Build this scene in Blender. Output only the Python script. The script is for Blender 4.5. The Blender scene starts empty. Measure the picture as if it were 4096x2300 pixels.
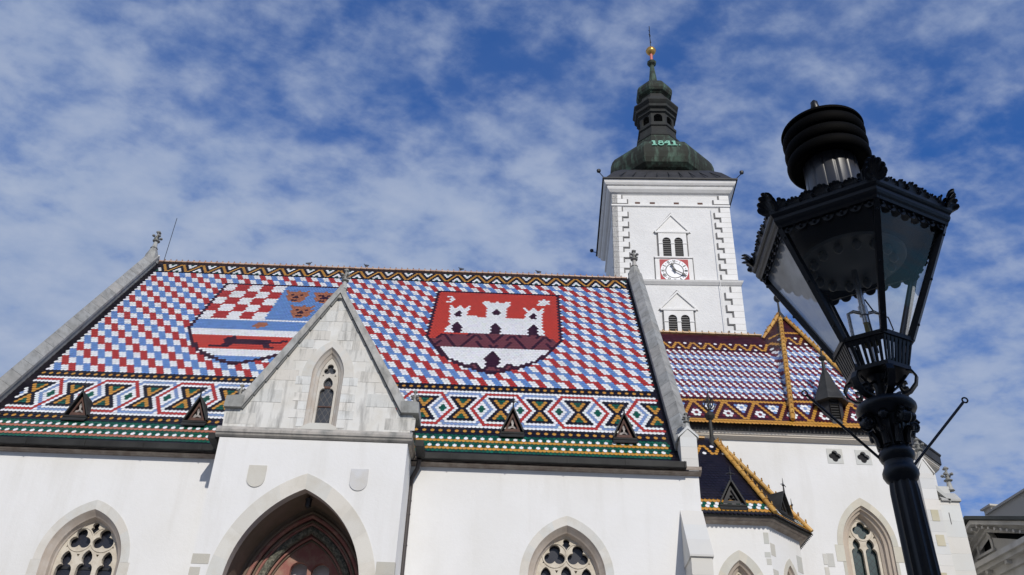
import bpy, bmesh, math, random
from mathutils import Vector, Matrix
from mathutils.geometry import tessellate_polygon
R = math.radians
cos, sin, tan, pi, sqrt = math.cos, math.sin, math.tan, math.pi, math.sqrt
random.seed(7)
sc = bpy.context.scene
COL = sc.collection

# ------------------------------------------------------------------ camera
F, PIT, ROL, PPX = 3720.742, R(33.73905), R(2.0752253), 2079.2427
cam = bpy.data.cameras.new("camera")
cam.sensor_width = 36.0
cam.lens = F / 4096 * 36
cam.shift_x = -(PPX - 2048) / 4096
cam.clip_start = 0.05
cam.clip_end = 3000
camo = bpy.data.objects.new("camera", cam)
COL.objects.link(camo)
_r, _u, _f = Vector((1, 0, 0)), Vector((0, -sin(PIT), cos(PIT))), Vector((0, cos(PIT), sin(PIT)))
CR = _r * cos(ROL) + _u * sin(ROL)
CU = _u * cos(ROL) - _r * sin(ROL)
m = Matrix((CR, CU, -_f)).transposed().to_4x4()
m.translation = Vector((0, 0, 1.6))
camo.matrix_world = m
sc.camera = camo

# ------------------------------------------------------------------ sun, sky, exposure
SUN_EL, SUN_AZ = R(33), R(17)           # azimuth measured from -Y towards +X
sd = Vector((sin(SUN_AZ) * cos(SUN_EL), -cos(SUN_AZ) * cos(SUN_EL), sin(SUN_EL)))
sun = bpy.data.lights.new("sun", 'SUN')
sun.energy = 3.5
sun.angle = R(0.55)
sun.color = (1.0, 0.945, 0.86)
suno = bpy.data.objects.new("sun", sun)
suno.rotation_euler = (-sd).to_track_quat('-Z', 'Y').to_euler()
suno.location = (20, -40, 60)
COL.objects.link(suno)

w = bpy.data.worlds.new("World")
sc.world = w
w.use_nodes = True
nt = w.node_tree
nt.nodes.clear()
N = nt.nodes.new
L = nt.links.new
def mth(op, a, b=None, c=None, clamp=False):
    n = N('ShaderNodeMath'); n.operation = op; n.use_clamp = clamp
    for i, x in enumerate((a, b, c)):
        if x is None: continue
        if hasattr(x, 'is_output'): L(x, n.inputs[i])
        else: n.inputs[i].default_value = x
    return n.outputs[0]
out = N('ShaderNodeOutputWorld'); bg = N('ShaderNodeBackground')
bg.inputs[1].default_value = 0.1
sky = N('ShaderNodeTexSky'); sky.sky_type = 'NISHITA'; sky.sun_disc = False
sky.sun_elevation = SUN_EL
sky.sun_rotation = pi - SUN_AZ
sky.air_density = 1.0; sky.dust_density = 0.25; sky.ozone_density = 2.2
hsv = N('ShaderNodeHueSaturation'); hsv.inputs['Saturation'].default_value = 1.1; hsv.inputs['Value'].default_value = 0.78
tint = N('ShaderNodeMix'); tint.data_type = 'RGBA'; tint.blend_type = 'MULTIPLY'; tint.inputs['Factor'].default_value = 1.0
tint.inputs['B'].default_value = (0.50, 1.05, 1.95, 1)
L(sky.outputs[0], tint.inputs['A']); L(tint.outputs['Result'], hsv.inputs['Color'])
tc = N('ShaderNodeTexCoord'); sep = N('ShaderNodeSeparateXYZ'); L(tc.outputs['Generated'], sep.inputs[0])
zz = mth('MAXIMUM', sep.outputs[2], 0.02); zz = mth('ADD', zz, 0.22)
px_ = mth('DIVIDE', sep.outputs[0], zz); py_ = mth('DIVIDE', sep.outputs[1], zz)
cb = N('ShaderNodeCombineXYZ'); L(px_, cb.inputs[0]); L(py_, cb.inputs[1])
mp = N('ShaderNodeMapping'); mp.inputs['Rotation'].default_value = (0, 0, R(-38)); mp.inputs['Scale'].default_value = (1.0, 1.25, 1); mp.inputs['Location'].default_value = (3.1, 1.7, 0)
L(cb.outputs[0], mp.inputs[0])
def noise(vec, sc_, det, rough, dist=0.0):
    n = N('ShaderNodeTexNoise'); n.inputs['Scale'].default_value = sc_; n.inputs['Detail'].default_value = det
    n.inputs['Roughness'].default_value = rough; n.inputs['Distortion'].default_value = dist
    L(vec, n.inputs['Vector']); return n.outputs['Fac']
n1 = noise(mp.outputs[0], 14.0, 6, 0.54, 0.10)
n2 = noise(mp.outputs[0], 1.6, 3, 0.5, 0.4)
n3 = noise(mp.outputs[0], 34, 4, 0.6)
n4 = noise(mp.outputs[0], 5.0, 3, 0.5, 0.2)
fld = mth('MULTIPLY_ADD', n2, 0.70, mth('MULTIPLY_ADD', n3, 0.22, mth('MULTIPLY_ADD', n4, 0.42, mth('MULTIPLY', n1, 0.75))))
bias = mth('MULTIPLY_ADD', px_, -0.11, mth('MULTIPLY_ADD', sep.outputs[2], -0.50, 0.46))                 # more cloud towards the left
fld = mth('ADD', fld, bias)
mask = N('ShaderNodeMapRange'); mask.inputs['From Min'].default_value = 0.93; mask.inputs['From Max'].default_value = 1.31
mask.interpolation_type = 'SMOOTHSTEP'
L(fld, mask.inputs['Value'])
veil = N('ShaderNodeMapRange'); veil.inputs['From Min'].default_value = 0.30; veil.inputs['From Max'].default_value = 0.75
L(mth('ADD', n2, mth('MULTIPLY', bias, 1.0)), veil.inputs['Value'])
msk = mth('MULTIPLY_ADD', mask.outputs[0], 0.56, mth('MULTIPLY', veil.outputs[0], 0.42), clamp=True)
cr = N('ShaderNodeMix'); cr.data_type = 'RGBA'
cr.inputs['A'].default_value = (2.7, 3.7, 5.9, 1); cr.inputs['B'].default_value = (4.7, 5.4, 6.9, 1)
L(mth('MULTIPLY_ADD', n1, 1.6, -0.35, clamp=True), cr.inputs['Factor'])
mix = N('ShaderNodeMix'); mix.data_type = 'RGBA'
L(msk, mix.inputs['Factor']); L(hsv.outputs[0], mix.inputs['A']); L(cr.outputs['Result'], mix.inputs['B'])
L(mix.outputs['Result'], bg.inputs[0]); L(bg.outputs[0], out.inputs[0])

sc.view_settings.view_transform = 'Standard'
sc.view_settings.look = 'None'
sc.view_settings.exposure = -0.13
sc.view_settings.gamma = 1.0
sc.cycles.max_bounces = 8
sc.cycles.transparent_max_bounces = 12

# ------------------------------------------------------------------ pixel -> place (reference picture is 4096 x 2300)
def ray(x, y):
    dx, dy = x - PPX, y - 1150
    a = (dx * cos(ROL) + dy * sin(ROL)) / F
    b = (dx * sin(ROL) - dy * cos(ROL)) / F
    return Vector((a, cos(PIT) - b * sin(PIT), sin(PIT) + b * cos(PIT)))
CAM = Vector((0, 0, 1.6))
def atY(x, y, Y): d = ray(x, y); return CAM + d * (Y / d.y)
def atX(x, y, X): d = ray(x, y); return CAM + d * (X / d.x)
def atZ(x, y, Z): d = ray(x, y); return CAM + d * ((Z - 1.6) / d.z)

# ------------------------------------------------------------------ mesh builder
class MB:
    def __init__(s): s.v = []; s.f = []; s.c = []
    def add(s, vs, fs, col=None):
        o = len(s.v); s.v.extend([tuple(p) for p in vs])
        for f in fs: s.f.append([o + i for i in f]); s.c.append(col)
    def box(s, x0, x1, y0, y1, z0, z1, col=None):
        s.add([(x0,y0,z0),(x1,y0,z0),(x1,y1,z0),(x0,y1,z0),(x0,y0,z1),(x1,y0,z1),(x1,y1,z1),(x0,y1,z1)],
              [(0,3,2,1),(4,5,6,7),(0,1,5,4),(1,2,6,5),(2,3,7,6),(3,0,4,7)], col)
    def hexa(s, p, col=None):
        s.add(p, [(0,3,2,1),(4,5,6,7),(0,1,5,4),(1,2,6,5),(2,3,7,6),(3,0,4,7)], col)
    def rings(s, rs, cap0=True, cap1=True, closed=True, col=None):
        n = len(rs[0]); vs = [p for r in rs for p in r]; fs = []
        for k in range(len(rs) - 1):
            for i in range(n if closed else n - 1):
                j = (i + 1) % n
                fs.append((k*n+i, k*n+j, (k+1)*n+j, (k+1)*n+i))
        if cap0: fs.append(tuple(range(n))[::-1])
        if cap1: fs.append(tuple((len(rs)-1)*n + i for i in range(n)))
        s.add(vs, fs, col)
    def exY(s, poly, y0, y1, col=None):      # poly of (x,z)
        s.rings([[(x, y0, z) for x, z in poly], [(x, y1, z) for x, z in poly]], col=col)
    def exX(s, poly, x0, x1, col=None):      # poly of (y,z)
        s.rings([[(x0, y, z) for y, z in poly], [(x1, y, z) for y, z in poly]], col=col)
    def exV(s, poly, vec, col=None):
        vec = Vector(vec)
        s.rings([[Vector(p) for p in poly], [Vector(p) + vec for p in poly]], col=col)
    def lathe(s, prof, c, n=16, ph=0.0, col=None, T=None, cap0=True, cap1=True, rf=None):
        rs = []
        for r, z in prof:
            ring = []
            for i in range(n):
                a = ph + 2*pi*i/n
                rr = r if rf is None else r * rf(a, z)
                q = (c[0] + rr*cos(a), c[1] + rr*sin(a), c[2] + z)
                ring.append(T(*q) if T else q)
            rs.append(ring)
        s.rings(rs, cap0, cap1, col=col)
    def tube(s, path, r, n=8, r1=None, col=None, closed=False):
        path = [Vector(p) for p in path]; rs = []; up = None
        for i, p in enumerate(path):
            a = path[max(i-1, 0)]; b = path[min(i+1, len(path)-1)]
            t = (b - a).normalized()
            if up is None: up = t.orthogonal().normalized()
            up = (up - t * up.dot(t)).normalized()
            sd_ = t.cross(up)
            rr = r if r1 is None else r + (r1 - r) * i / (len(path)-1)
            rs.append([p + up * (rr*cos(2*pi*k/n)) + sd_ * (rr*sin(2*pi*k/n)) for k in range(n)])
        s.rings(rs, col=col)
    def flatbar(s, path, wd, th, side):      # ribbon with width along 'side'
        path = [Vector(p) for p in path]; side = Vector(side).normalized(); rs = []
        for i, p in enumerate(path):
            t = (path[min(i+1, len(path)-1)] - path[max(i-1, 0)]).normalized()
            nn = t.cross(side).normalized()
            rs.append([p + side*wd/2 + nn*th/2, p - side*wd/2 + nn*th/2, p - side*wd/2 - nn*th/2, p + side*wd/2 - nn*th/2])
        s.rings(rs)
    def ball(s, c, r, n=10, k=6, sq=(1,1,1), T=None, col=None):
        rs = []
        for j in range(k + 1):
            a = -pi/2 + pi*j/k; rr = max(cos(a), 0.02)
            ring = []
            for i in range(n):
                b = 2*pi*i/n
                q = (c[0] + r*sq[0]*rr*cos(b), c[1] + r*sq[1]*rr*sin(b), c[2] + r*sq[2]*sin(a))
                ring.append(T(*q) if T else q)
            rs.append(ring)
        s.rings(rs, col=col)
    def plate(s, outer, holes, fn, col=None):       # planar face with holes; fn maps (a,b)->xyz
        polys = [[Vector((a, b, 0)) for a, b in outer]] + [[Vector((a, b, 0)) for a, b in h] for h in holes]
        flat = [p for q in polys for p in q]
        s.add([fn(p.x, p.y) for p in flat], [tuple(t) for t in tessellate_polygon(polys)], col)
    def slab(s, outer, holes, y0, y1, col=None):    # plate of real thickness in an XZ plane
        s.plate(outer, holes, lambda a, b: (a, y0, b), col)
        s.plate(outer, holes, lambda a, b: (a, y1, b), col)
        for h in [outer] + list(holes):
            s.rings([[(a, y0, b) for a, b in h], [(a, y1, b) for a, b in h]], False, False, col=col)
    def xf(s, T):
        s.v = [tuple(T(*p)) for p in s.v]; return s
    def build(s, name, mat, parent=None, smooth=False, recalc=True, label=None):
        me = bpy.data.meshes.new(name)
        me.from_pydata(s.v, [], s.f)
        if any(c is not None for c in s.c):
            at = me.color_attributes.new('Col', 'FLOAT_COLOR', 'CORNER')
            buf = []
            for f, c in zip(s.f, s.c):
                c = c if c is not None else (0.5, 0.5, 0.5)
                buf.extend([c[0], c[1], c[2], 1.0] * len(f))
            at.data.foreach_set('color', buf)
        me.materials.append(mat)
        if recalc:
            bm = bmesh.new(); bm.from_mesh(me)
            bmesh.ops.recalc_face_normals(bm, faces=bm.faces)
            bm.to_mesh(me); bm.free()
        if smooth:
            me.polygons.foreach_set('use_smooth', [True] * len(me.polygons))
            try: me.set_sharp_from_angle(angle=R(38))
            except Exception: pass
        me.update()
        o = bpy.data.objects.new(name, me)
        COL.objects.link(o)
        if parent is not None:
            o.parent = parent
            off = Vector((0, 0, 0)); q = parent
            while q is not None: off += q.location; q = q.parent
            o.location = -off
        if label: o['label'] = label
        return o

def thing(name, label, cat, loc, group=None):
    o = bpy.data.objects.new(name, None); COL.objects.link(o)
    o.location = loc; o['label'] = label; o['category'] = cat
    if group: o['group'] = group
    return o

# ------------------------------------------------------------------ materials
def mk(name, col, rough=0.7, col2=None, scale=3.0, det=5, thr=(0.35, 0.65), metal=0.0, bump=0.0, bscale=40.0, streak=None,
       attr=False, spec=0.5, fine=0.0, coat=0.0):
    mt = bpy.data.materials.new(name); mt.use_nodes = True
    t = mt.node_tree; b = t.nodes['Principled BSDF']
    b.inputs['Roughness'].default_value = rough; b.inputs['Metallic'].default_value = metal
    b.inputs['Specular IOR Level'].default_value = spec
    if coat: b.inputs['Coat Weight'].default_value = coat; b.inputs['Coat Roughness'].default_value = 0.12
    def nn(k): return t.nodes.new(k)
    tcn = nn('ShaderNodeTexCoord')
    def nz(scl, dt, ro=0.6, vec=None):
        n = nn('ShaderNodeTexNoise'); n.inputs['Scale'].default_value = scl; n.inputs['Detail'].default_value = dt; n.inputs['Roughness'].default_value = ro
        t.links.new(vec if vec else tcn.outputs['Object'], n.inputs['Vector']); return n.outputs['Fac']
    def mr(v, a, bb, lo=0.0, hi=1.0):
        n = nn('ShaderNodeMapRange'); n.inputs['From Min'].default_value = a; n.inputs['From Max'].default_value = bb
        n.inputs['To Min'].default_value = lo; n.inputs['To Max'].default_value = hi
        t.links.new(v, n.inputs['Value']); return n.outputs[0]
    def mx(f, A, B, mode='MIX'):
        n = nn('ShaderNodeMix'); n.data_type = 'RGBA'; n.blend_type = mode
        for s_, x in (('Factor', f), ('A', A), ('B', B)):
            if hasattr(x, 'is_output'): t.links.new(x, n.inputs[s_])
            else: n.inputs[s_].default_value = x if s_ == 'Factor' else (x[0], x[1], x[2], 1)
        return n.outputs['Result']
    cur = col
    if attr:
        a = nn('ShaderNodeAttribute'); a.attribute_name = 'Col'; cur = a.outputs['Color']
    if col2 is not None:
        cur = mx(mr(nz(scale, det), thr[0], thr[1]), cur, col2)
    if streak is not None:                        # weather streaks that run down the face
        scol, amt, sx, sz = streak
        mpn = nn('ShaderNodeMapping'); mpn.inputs['Scale'].default_value = (sx, sx, sz)
        t.links.new(tcn.outputs['Object'], mpn.inputs[0])
        f = mr(nz(1.0, 6, 0.62, mpn.outputs[0]), 0.5, 0.75, 0, amt)
        cur = mx(f, cur, scol)
    if fine:
        g = mr(nz(60, 3), 0.3, 0.7, 1 - fine, 1 + fine)
        cur = mx(1.0, cur, (1, 1, 1), 'MULTIPLY') if False else cur
        cmb = nn('ShaderNodeCombineColor')
        for i in range(3): t.links.new(g, cmb.inputs[i])
        cur = mx(1.0, cur, cmb.outputs[0], 'MULTIPLY')
    if hasattr(cur, 'is_output'): t.links.new(cur, b.inputs['Base Color'])
    else: b.inputs['Base Color'].default_value = (cur[0], cur[1], cur[2], 1)
    if bump:
        bn = nn('ShaderNodeBump'); bn.inputs['Strength'].default_value = 1.0; bn.inputs['Distance'].default_value = bump
        t.links.new(nz(bscale, 6, 0.65), bn.inputs['Height']); t.links.new(bn.outputs[0], b.inputs['Normal'])
    return mt

M = {}
M['plaster'] = mk('white_plaster', (0.76, 0.755, 0.74), 0.85, (0.70, 0.69, 0.66), 0.35, 4, (0.4, 0.75), bump=0.006, bscale=9, fine=0.02, streak=((0.56, 0.54, 0.49), 0.3, 1.6, 0.16))
M['tower_plaster'] = mk('tower_plaster', (0.74, 0.735, 0.72), 0.9, (0.66, 0.655, 0.64), 0.9, 5, (0.4, 0.8), bump=0.03, bscale=7, fine=0.03)
M['trim'] = mk('white_trim', (0.80, 0.79, 0.77), 0.8, (0.74, 0.73, 0.7), 2.0, 3, fine=0.02)
M['outline'] = mk('dark_joint', (0.17, 0.165, 0.16), 0.9)
M['stone'] = mk('pale_limestone', (0.55, 0.53, 0.475), 0.85, (0.52, 0.48, 0.40), 1.4, 5, (0.45, 0.85), bump=0.004, bscale=60, attr=True, fine=0.06)
M['ashlar'] = mk('pale_ashlar', (0.7, 0.69, 0.66), 0.85, (0.62, 0.60, 0.55), 0.6, 4, (0.45, 0.9), attr=True, bump=0.003, bscale=30, fine=0.03)
M['old_stone'] = mk('weathered_stone', (0.38, 0.37, 0.34), 0.9, (0.22, 0.22, 0.205), 2.2, 6, (0.42, 0.72), bump=0.008, bscale=45, attr=True, fine=0.1, streak=((0.10, 0.10, 0.095), 0.55, 5, 1.2))
M['gable_wall'] = mk('stained_gable', (0.70, 0.69, 0.65), 0.9, (0.60, 0.57, 0.50), 1.3, 5, (0.42, 0.75), bump=0.006, bscale=30, streak=((0.16, 0.155, 0.145), 0.95, 3.0, 0.45), fine=0.05)
M['gable_stone'] = mk('gable_quoin_stone', (0.5, 0.49, 0.45), 0.9, (0.52, 0.50, 0.45), 1.6, 5, (0.50, 0.9), bump=0.006, bscale=40, attr=True, streak=((0.13, 0.13, 0.12), 0.85, 4.0, 0.6), fine=0.08)
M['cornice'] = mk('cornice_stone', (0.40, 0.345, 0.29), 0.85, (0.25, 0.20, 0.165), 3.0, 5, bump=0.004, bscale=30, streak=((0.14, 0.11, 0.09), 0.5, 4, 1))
M['tile'] = mk('glazed_tile', (0.5, 0.5, 0.5), 0.36, attr=True, spec=0.35, streak=((0.12, 0.10, 0.09), 0.16, 0.9, 0.5))
M['metal'] = mk('dark_sheet_metal', (0.020, 0.020, 0.019), 0.6, (0.04, 0.04, 0.038), 1.5, 4, spec=0.25)
M['metal2'] = mk('grey_sheet_metal', (0.042, 0.041, 0.042), 0.6, (0.026, 0.026, 0.027), 2.0, 4, spec=0.3)
M['pipe'] = mk('brown_pipe', (0.055, 0.045, 0.042), 0.5)
M['copper'] = mk('patina_copper', (0.030, 0.033, 0.026), 0.75, (0.085, 0.15, 0.11), 0.7, 6, (0.50, 0.80), streak=((0.12, 0.2, 0.15), 0.75, 3.0, 0.5), bump=0.01, bscale=6, spec=0.2)
M['lantern_metal'] = mk('tower_lantern_metal', (0.020, 0.021, 0.020), 0.85, (0.035, 0.042, 0.036), 1.8, 5, (0.5, 0.8))
M['green_paint'] = mk('green_digits', (0.22, 0.47, 0.36), 0.8, spec=0.2)
M['gold'] = mk('gilded_ball', (0.60, 0.36, 0.10), 0.32, metal=0.7)
M['redpole'] = mk('red_pole', (0.55, 0.14, 0.10), 0.5)
M['iron'] = mk('dark_iron', (0.02, 0.02, 0.022), 0.5)
M['wood'] = mk('brown_wood', (0.13, 0.065, 0.045), 0.8, (0.07, 0.035, 0.028), 8, 5, bump=0.003)
M['panel'] = mk('pale_panel', (0.50, 0.46, 0.43), 0.8, (0.22, 0.20, 0.19), 7, 4)
M['louvre'] = mk('dark_louvre', (0.012, 0.011, 0.010), 0.8, spec=0.1)
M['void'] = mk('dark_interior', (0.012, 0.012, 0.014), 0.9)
M['clock_red'] = mk('clock_red', (0.38, 0.022, 0.03), 0.6)
M['clock_white'] = mk('clock_white', (0.80, 0.80, 0.82), 0.5)
M['black'] = mk('black_paint', (0.008, 0.008, 0.009), 0.5)
M['tracery'] = mk('tracery_stone', (0.64, 0.585, 0.49), 0.8, (0.50, 0.44, 0.35), 3, 4, fine=0.05)
M['tracery_gable'] = mk('tracery_gable_stone', (0.60, 0.57, 0.51), 0.8, (0.48, 0.44, 0.38), 3, 4, fine=0.05)
M['reveal'] = mk('reveal_stone', (0.50, 0.435, 0.37), 0.85, (0.48, 0.41, 0.34), 2.2, 4, fine=0.05, attr=True)
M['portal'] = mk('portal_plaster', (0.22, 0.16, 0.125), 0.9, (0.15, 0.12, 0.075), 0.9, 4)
M['portal_red'] = mk('portal_red_stone', (0.31, 0.125, 0.105), 0.9, (0.40, 0.27, 0.20), 2.8, 6, (0.42, 0.72), bump=0.01, bscale=20, fine=0.1)
M['portal_green'] = mk('portal_carving', (0.11, 0.115, 0.09), 0.95, (0.30, 0.29, 0.23), 11, 6, (0.42, 0.66), bump=0.09, bscale=11)
M['lamp_black'] = mk('lamp_black_paint', (0.006, 0.0055, 0.0055), 0.38, spec=0.42, bump=0.0006, bscale=120)
M['cowl_black'] = mk('cowl_black', (0.0018, 0.0017, 0.0017), 0.7, spec=0.05)
M['chimney_metal'] = mk('lamp_chimney_metal', (0.035, 0.035, 0.038), 0.33, spec=0.6)
M['chrome'] = mk('chromed_metal', (0.55, 0.55, 0.55), 0.22, metal=1.0)
M['brass'] = mk('old_brass', (0.28, 0.22, 0.08), 0.45, metal=0.6)
M['steel'] = mk('dark_steel', (0.06, 0.06, 0.065), 0.22, metal=1.0)
M['reflector'] = mk('dull_reflector', (0.075, 0.072, 0.055), 0.6, metal=0.0)
M['palace'] = mk('palace_plaster', (0.56, 0.54, 0.50), 0.9, (0.48, 0.46, 0.42), 1.0, 4)
M['palace_trim'] = mk('palace_trim', (0.62, 0.60, 0.56), 0.85, (0.46, 0.44, 0.40), 1.5, 5)
M['palace_roof'] = mk('palace_roof', (0.05, 0.062, 0.06), 0.6, (0.03, 0.035, 0.035), 1.0, 4)
M['palace_attic'] = mk('palace_attic', (0.50, 0.47, 0.41), 0.9)
M['ground'] = mk('stone_paving', (0.30, 0.285, 0.26), 0.85, (0.24, 0.23, 0.21), 0.8, 6, bump=0.004, bscale=6)
M['feather'] = mk('pigeon_grey', (0.06, 0.065, 0.08), 0.7)

def glass_mat(name, tint, dirt, ior=1.5, dirtcol=(0.4, 0.4, 0.4), rough=0.02):
    mt = bpy.data.materials.new(name); mt.use_nodes = True; t = mt.node_tree; t.nodes.clear()
    o = t.nodes.new('ShaderNodeOutputMaterial'); tr = t.nodes.new('ShaderNodeBsdfTransparent'); tr.inputs[0].default_value = (*tint, 1)
    gl = t.nodes.new('ShaderNodeBsdfGlossy'); gl.inputs['Roughness'].default_value = rough
    df = t.nodes.new('ShaderNodeBsdfDiffuse'); df.inputs[0].default_value = (*dirtcol, 1)
    fr = t.nodes.new('ShaderNodeFresnel'); geo = t.nodes.new('ShaderNodeNewGeometry'); im = t.nodes.new('ShaderNodeMapRange'); im.inputs['To Min'].default_value = ior; im.inputs['To Max'].default_value = 1/ior
    t.links.new(geo.outputs['Backfacing'], im.inputs['Value']); t.links.new(im.outputs[0], fr.inputs[0])
    m1 = t.nodes.new('ShaderNodeMixShader'); m2 = t.nodes.new('ShaderNodeMixShader')
    nz = t.nodes.new('ShaderNodeTexNoise'); nz.inputs['Scale'].default_value = 9; nz.inputs['Detail'].default_value = 6
    tcn = t.nodes.new('ShaderNodeTexCoord'); t.links.new(tcn.outputs['Object'], nz.inputs['Vector'])
    mr = t.nodes.new('ShaderNodeMapRange'); mr.inputs['From Min'].default_value = 0.35; mr.inputs['From Max'].default_value = 0.75
    mr.inputs['To Min'].default_value = dirt * 0.4; mr.inputs['To Max'].default_value = dirt
    t.links.new(nz.outputs['Fac'], mr.inputs['Value'])
    t.links.new(mr.outputs[0], m1.inputs[0]); t.links.new(tr.outputs[0], m1.inputs[1]); t.links.new(df.outputs[0], m1.inputs[2])
    t.links.new(fr.outputs[0], m2.inputs[0]); t.links.new(m1.outputs[0], m2.inputs[1]); t.links.new(gl.outputs[0], m2.inputs[2])
    t.links.new(m2.outputs[0], o.inputs[0]); return mt
M['lamp_glass'] = glass_mat('lamp_glass', (0.97, 0.98, 0.98), 0.02, 1.5, (0.5, 0.5, 0.48))
M['lamp_glass_milky'] = glass_mat('lamp_glass_milky', (0.6, 0.6, 0.6), 0.75, 1.5, (0.80, 0.79, 0.76), 0.15)
# leaded church glass: dark opaque pane with lead lattice in the material
def leaded(name, base, lead, sc_, slope=1.0):
    mt = bpy.data.materials.new(name); mt.use_nodes = True; t = mt.node_tree; b = t.nodes['Principled BSDF']
    tcn = t.nodes.new('ShaderNodeTexCoord'); sp = t.nodes.new('ShaderNodeSeparateXYZ'); t.links.new(tcn.outputs['Object'], sp.inputs[0])
    def m_(op, a, bb=None):
        n = t.nodes.new('ShaderNodeMath'); n.operation = op
        for i, x in enumerate((a, bb)):
            if x is None: continue
            if hasattr(x, 'is_output'): t.links.new(x, n.inputs[i])
            else: n.inputs[i].default_value = x
        return n.outputs[0]
    x = m_('MULTIPLY', sp.outputs[0], sc_); z = m_('MULTIPLY', sp.outputs[2], sc_ * slope)
    d1 = m_('FRACT', m_('ADD', m_('ADD', x, z), 500.0)); d2 = m_('FRACT', m_('ADD', m_('SUBTRACT', x, z), 500.0))
    l1 = m_('LESS_THAN', d1, 0.10); l2 = m_('LESS_THAN', d2, 0.10); l = m_('MAXIMUM', l1, l2)
    nz = t.nodes.new('ShaderNodeTexNoise'); nz.inputs['Scale'].default_value = 5; t.links.new(tcn.outputs['Object'], nz.inputs['Vector'])
    v = t.nodes.new('ShaderNodeMix'); v.data_type = 'RGBA'; v.inputs['A'].default_value = (*base, 1); v.inputs['B'].default_value = (base[0]*2.2, base[1]*2.2, base[2]*2.2, 1)
    t.links.new(nz.outputs['Fac'], v.inputs['Factor'])
    mx = t.nodes.new('ShaderNodeMix'); mx.data_type = 'RGBA'; mx.inputs['B'].default_value = (*lead, 1)
    t.links.new(l, mx.inputs['Factor']); t.links.new(v.outputs['Result'], mx.inputs['A']); t.links.new(mx.outputs['Result'], b.inputs['Base Color'])
    b.inputs['Roughness'].default_value = 0.25
    return mt
M['lead_glass'] = leaded('leaded_glass', (0.012, 0.013, 0.020), (0.03, 0.03, 0.035), 9.0)
M['lead_glass_big'] = leaded('leaded_glass_gable', (0.03, 0.032, 0.036), (0.12, 0.11, 0.10), 5.2, 0.62)
M['pane_green'] = leaded('chancel_glass', (0.018, 0.035, 0.034), (0.02, 0.02, 0.02), 4.0)

def stonecol(a=0.08, base=(0.55, 0.53, 0.475)):
    k = 1 + random.uniform(-a, a); t = random.uniform(-0.03, 0.03)
    return (base[0]*k*(1+t), base[1]*k, base[2]*k*(1-t))

# ------------------------------------------------------------------ roof tile field
C_ = dict(W=(0.79, 0.80, 0.80), R=(0.42, 0.038, 0.028), B=(0.135, 0.255, 0.53), Y=(0.50, 0.245, 0.04), K=(0.010, 0.0075, 0.012), G=(0.008, 0.085, 0.052),
          O=(0.37, 0.135, 0.065), S=(0.38, 0.14, 0.085), M=(0.16, 0.045, 0.05), P=(0.040, 0.010, 0.018), F=(0.52, 0.055, 0.03), D=(0.05, 0.008, 0.013),
          X=(0.17, 0.022, 0.032), V=(0.17, 0.27, 0.50), E=(0.035, 0.022, 0.022), U=(0.20, 0.29, 0.50))
SHAPE = [(-0.99, -1.0), (0.99, -1.0), (0.99, 0.12), (0.80, 0.42), (0.42, 0.60), (0, 0.66), (-0.42, 0.60), (-0.80, 0.42), (-0.99, 0.12)]
def tile(mb, fn, u, n, code):
    c = C_[code]; k = 1 + random.gauss(0, 0.035)
    if code in 'KEDPG': k = 1 + random.gauss(0, 0.15)
    k = max(k, 0.4)
    col = (min(c[0]*k, 0.82), min(c[1]*k*(1 + random.gauss(0, 0.02)), 0.82), min(c[2]*k*(1 + random.gauss(0, 0.025)), 0.82))
    tilt = random.gauss(0, 0.0012); u += random.gauss(0, 0.022); n += random.gauss(0, 0.022)
    mb.add([fn(u + a, n + b, 0.010 + 0.017*(b + 1) + tilt*a) for a, b in SHAPE], [tuple(range(9))], col)

def inpoly(p, x, y):
    r = False; j = len(p) - 1
    for i in range(len(p)):
        if (p[i][1] > y) != (p[j][1] > y) and x < (p[j][0]-p[i][0])*(y-p[i][1])/(p[j][1]-p[i][1]) + p[i][0]: r = not r
        j = i
    return r
HW = [(13.4, 41), (47, 41), (50, 38.6), (53, 35.2), (56, 31.6), (59.2, 27.5), (62, 21.5), (64, 15.5), (65.6, 9), (66.8, 3.5), (67.4, 0)]
def shield_in(u, n, uc, inset=0.0, dn=0.0):
    n2 = n + dn if n > 40 else n - dn
    if n2 < 13.4 or n2 > 67.4: return False
    for (a, b), (c, d) in zip(HW, HW[1:]):
        if a <= n2 <= c: return abs(u - uc) <= b + (d - b)*(n2 - a)/(c - a) - inset
    return False
CASTLE = [(-69.4,24.4),(-67.6,24.4),(-66.4,26.4),(-64.2,26.3),(-63.5,24.7),(-61.4,24.8),(-60.1,26.4),(-57.7,26.5),(-57.4,24.6),(-55.3,24.8),(-55.4,27.1),(-57.0,28.5),(-56.3,31.7),(-53.7,31.8),(-44.5,32.3),(-44.4,25.7),(-46.9,23.5),(-47.4,20.6),(-43.5,20.6),(-42.8,21.9),(-39.9,22.0),(-38.5,20.6),(-36.8,21.9),(-34.1,22.0),(-32.9,20.6),(-29.4,20.7),(-29.5,22.8),(-31.3,24.3),(-31.7,28.4),(-31.8,32.5),(-25.9,32.4),(-19.2,32.2),(-18.8,27.0),(-20.9,25.7),(-20.9,24.5),(-18.9,24.7),(-17.6,26.0),(-15.8,26.2),(-14.4,24.6),(-12.8,26.1),(-9.9,26.2),(-8.9,24.6),(-7.1,24.7),(-7.3,27.0),(-8.2,28.4),(-8.1,35.0),(-8.5,39.7),(-6.1,44.1),(-9.5,43.6),(-70.2,44.3),(-69.4,42.6),(-66.6,39.0),(-67.6,32.1),(-68.6,26.7)]
BAND = [(-78,49),(-75.7,48.3),(-69.4,44.1),(-6.1,43.7),(0.1,47.8),(3,49),(-3.1,52.1),(-70.7,52.2)]
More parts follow.
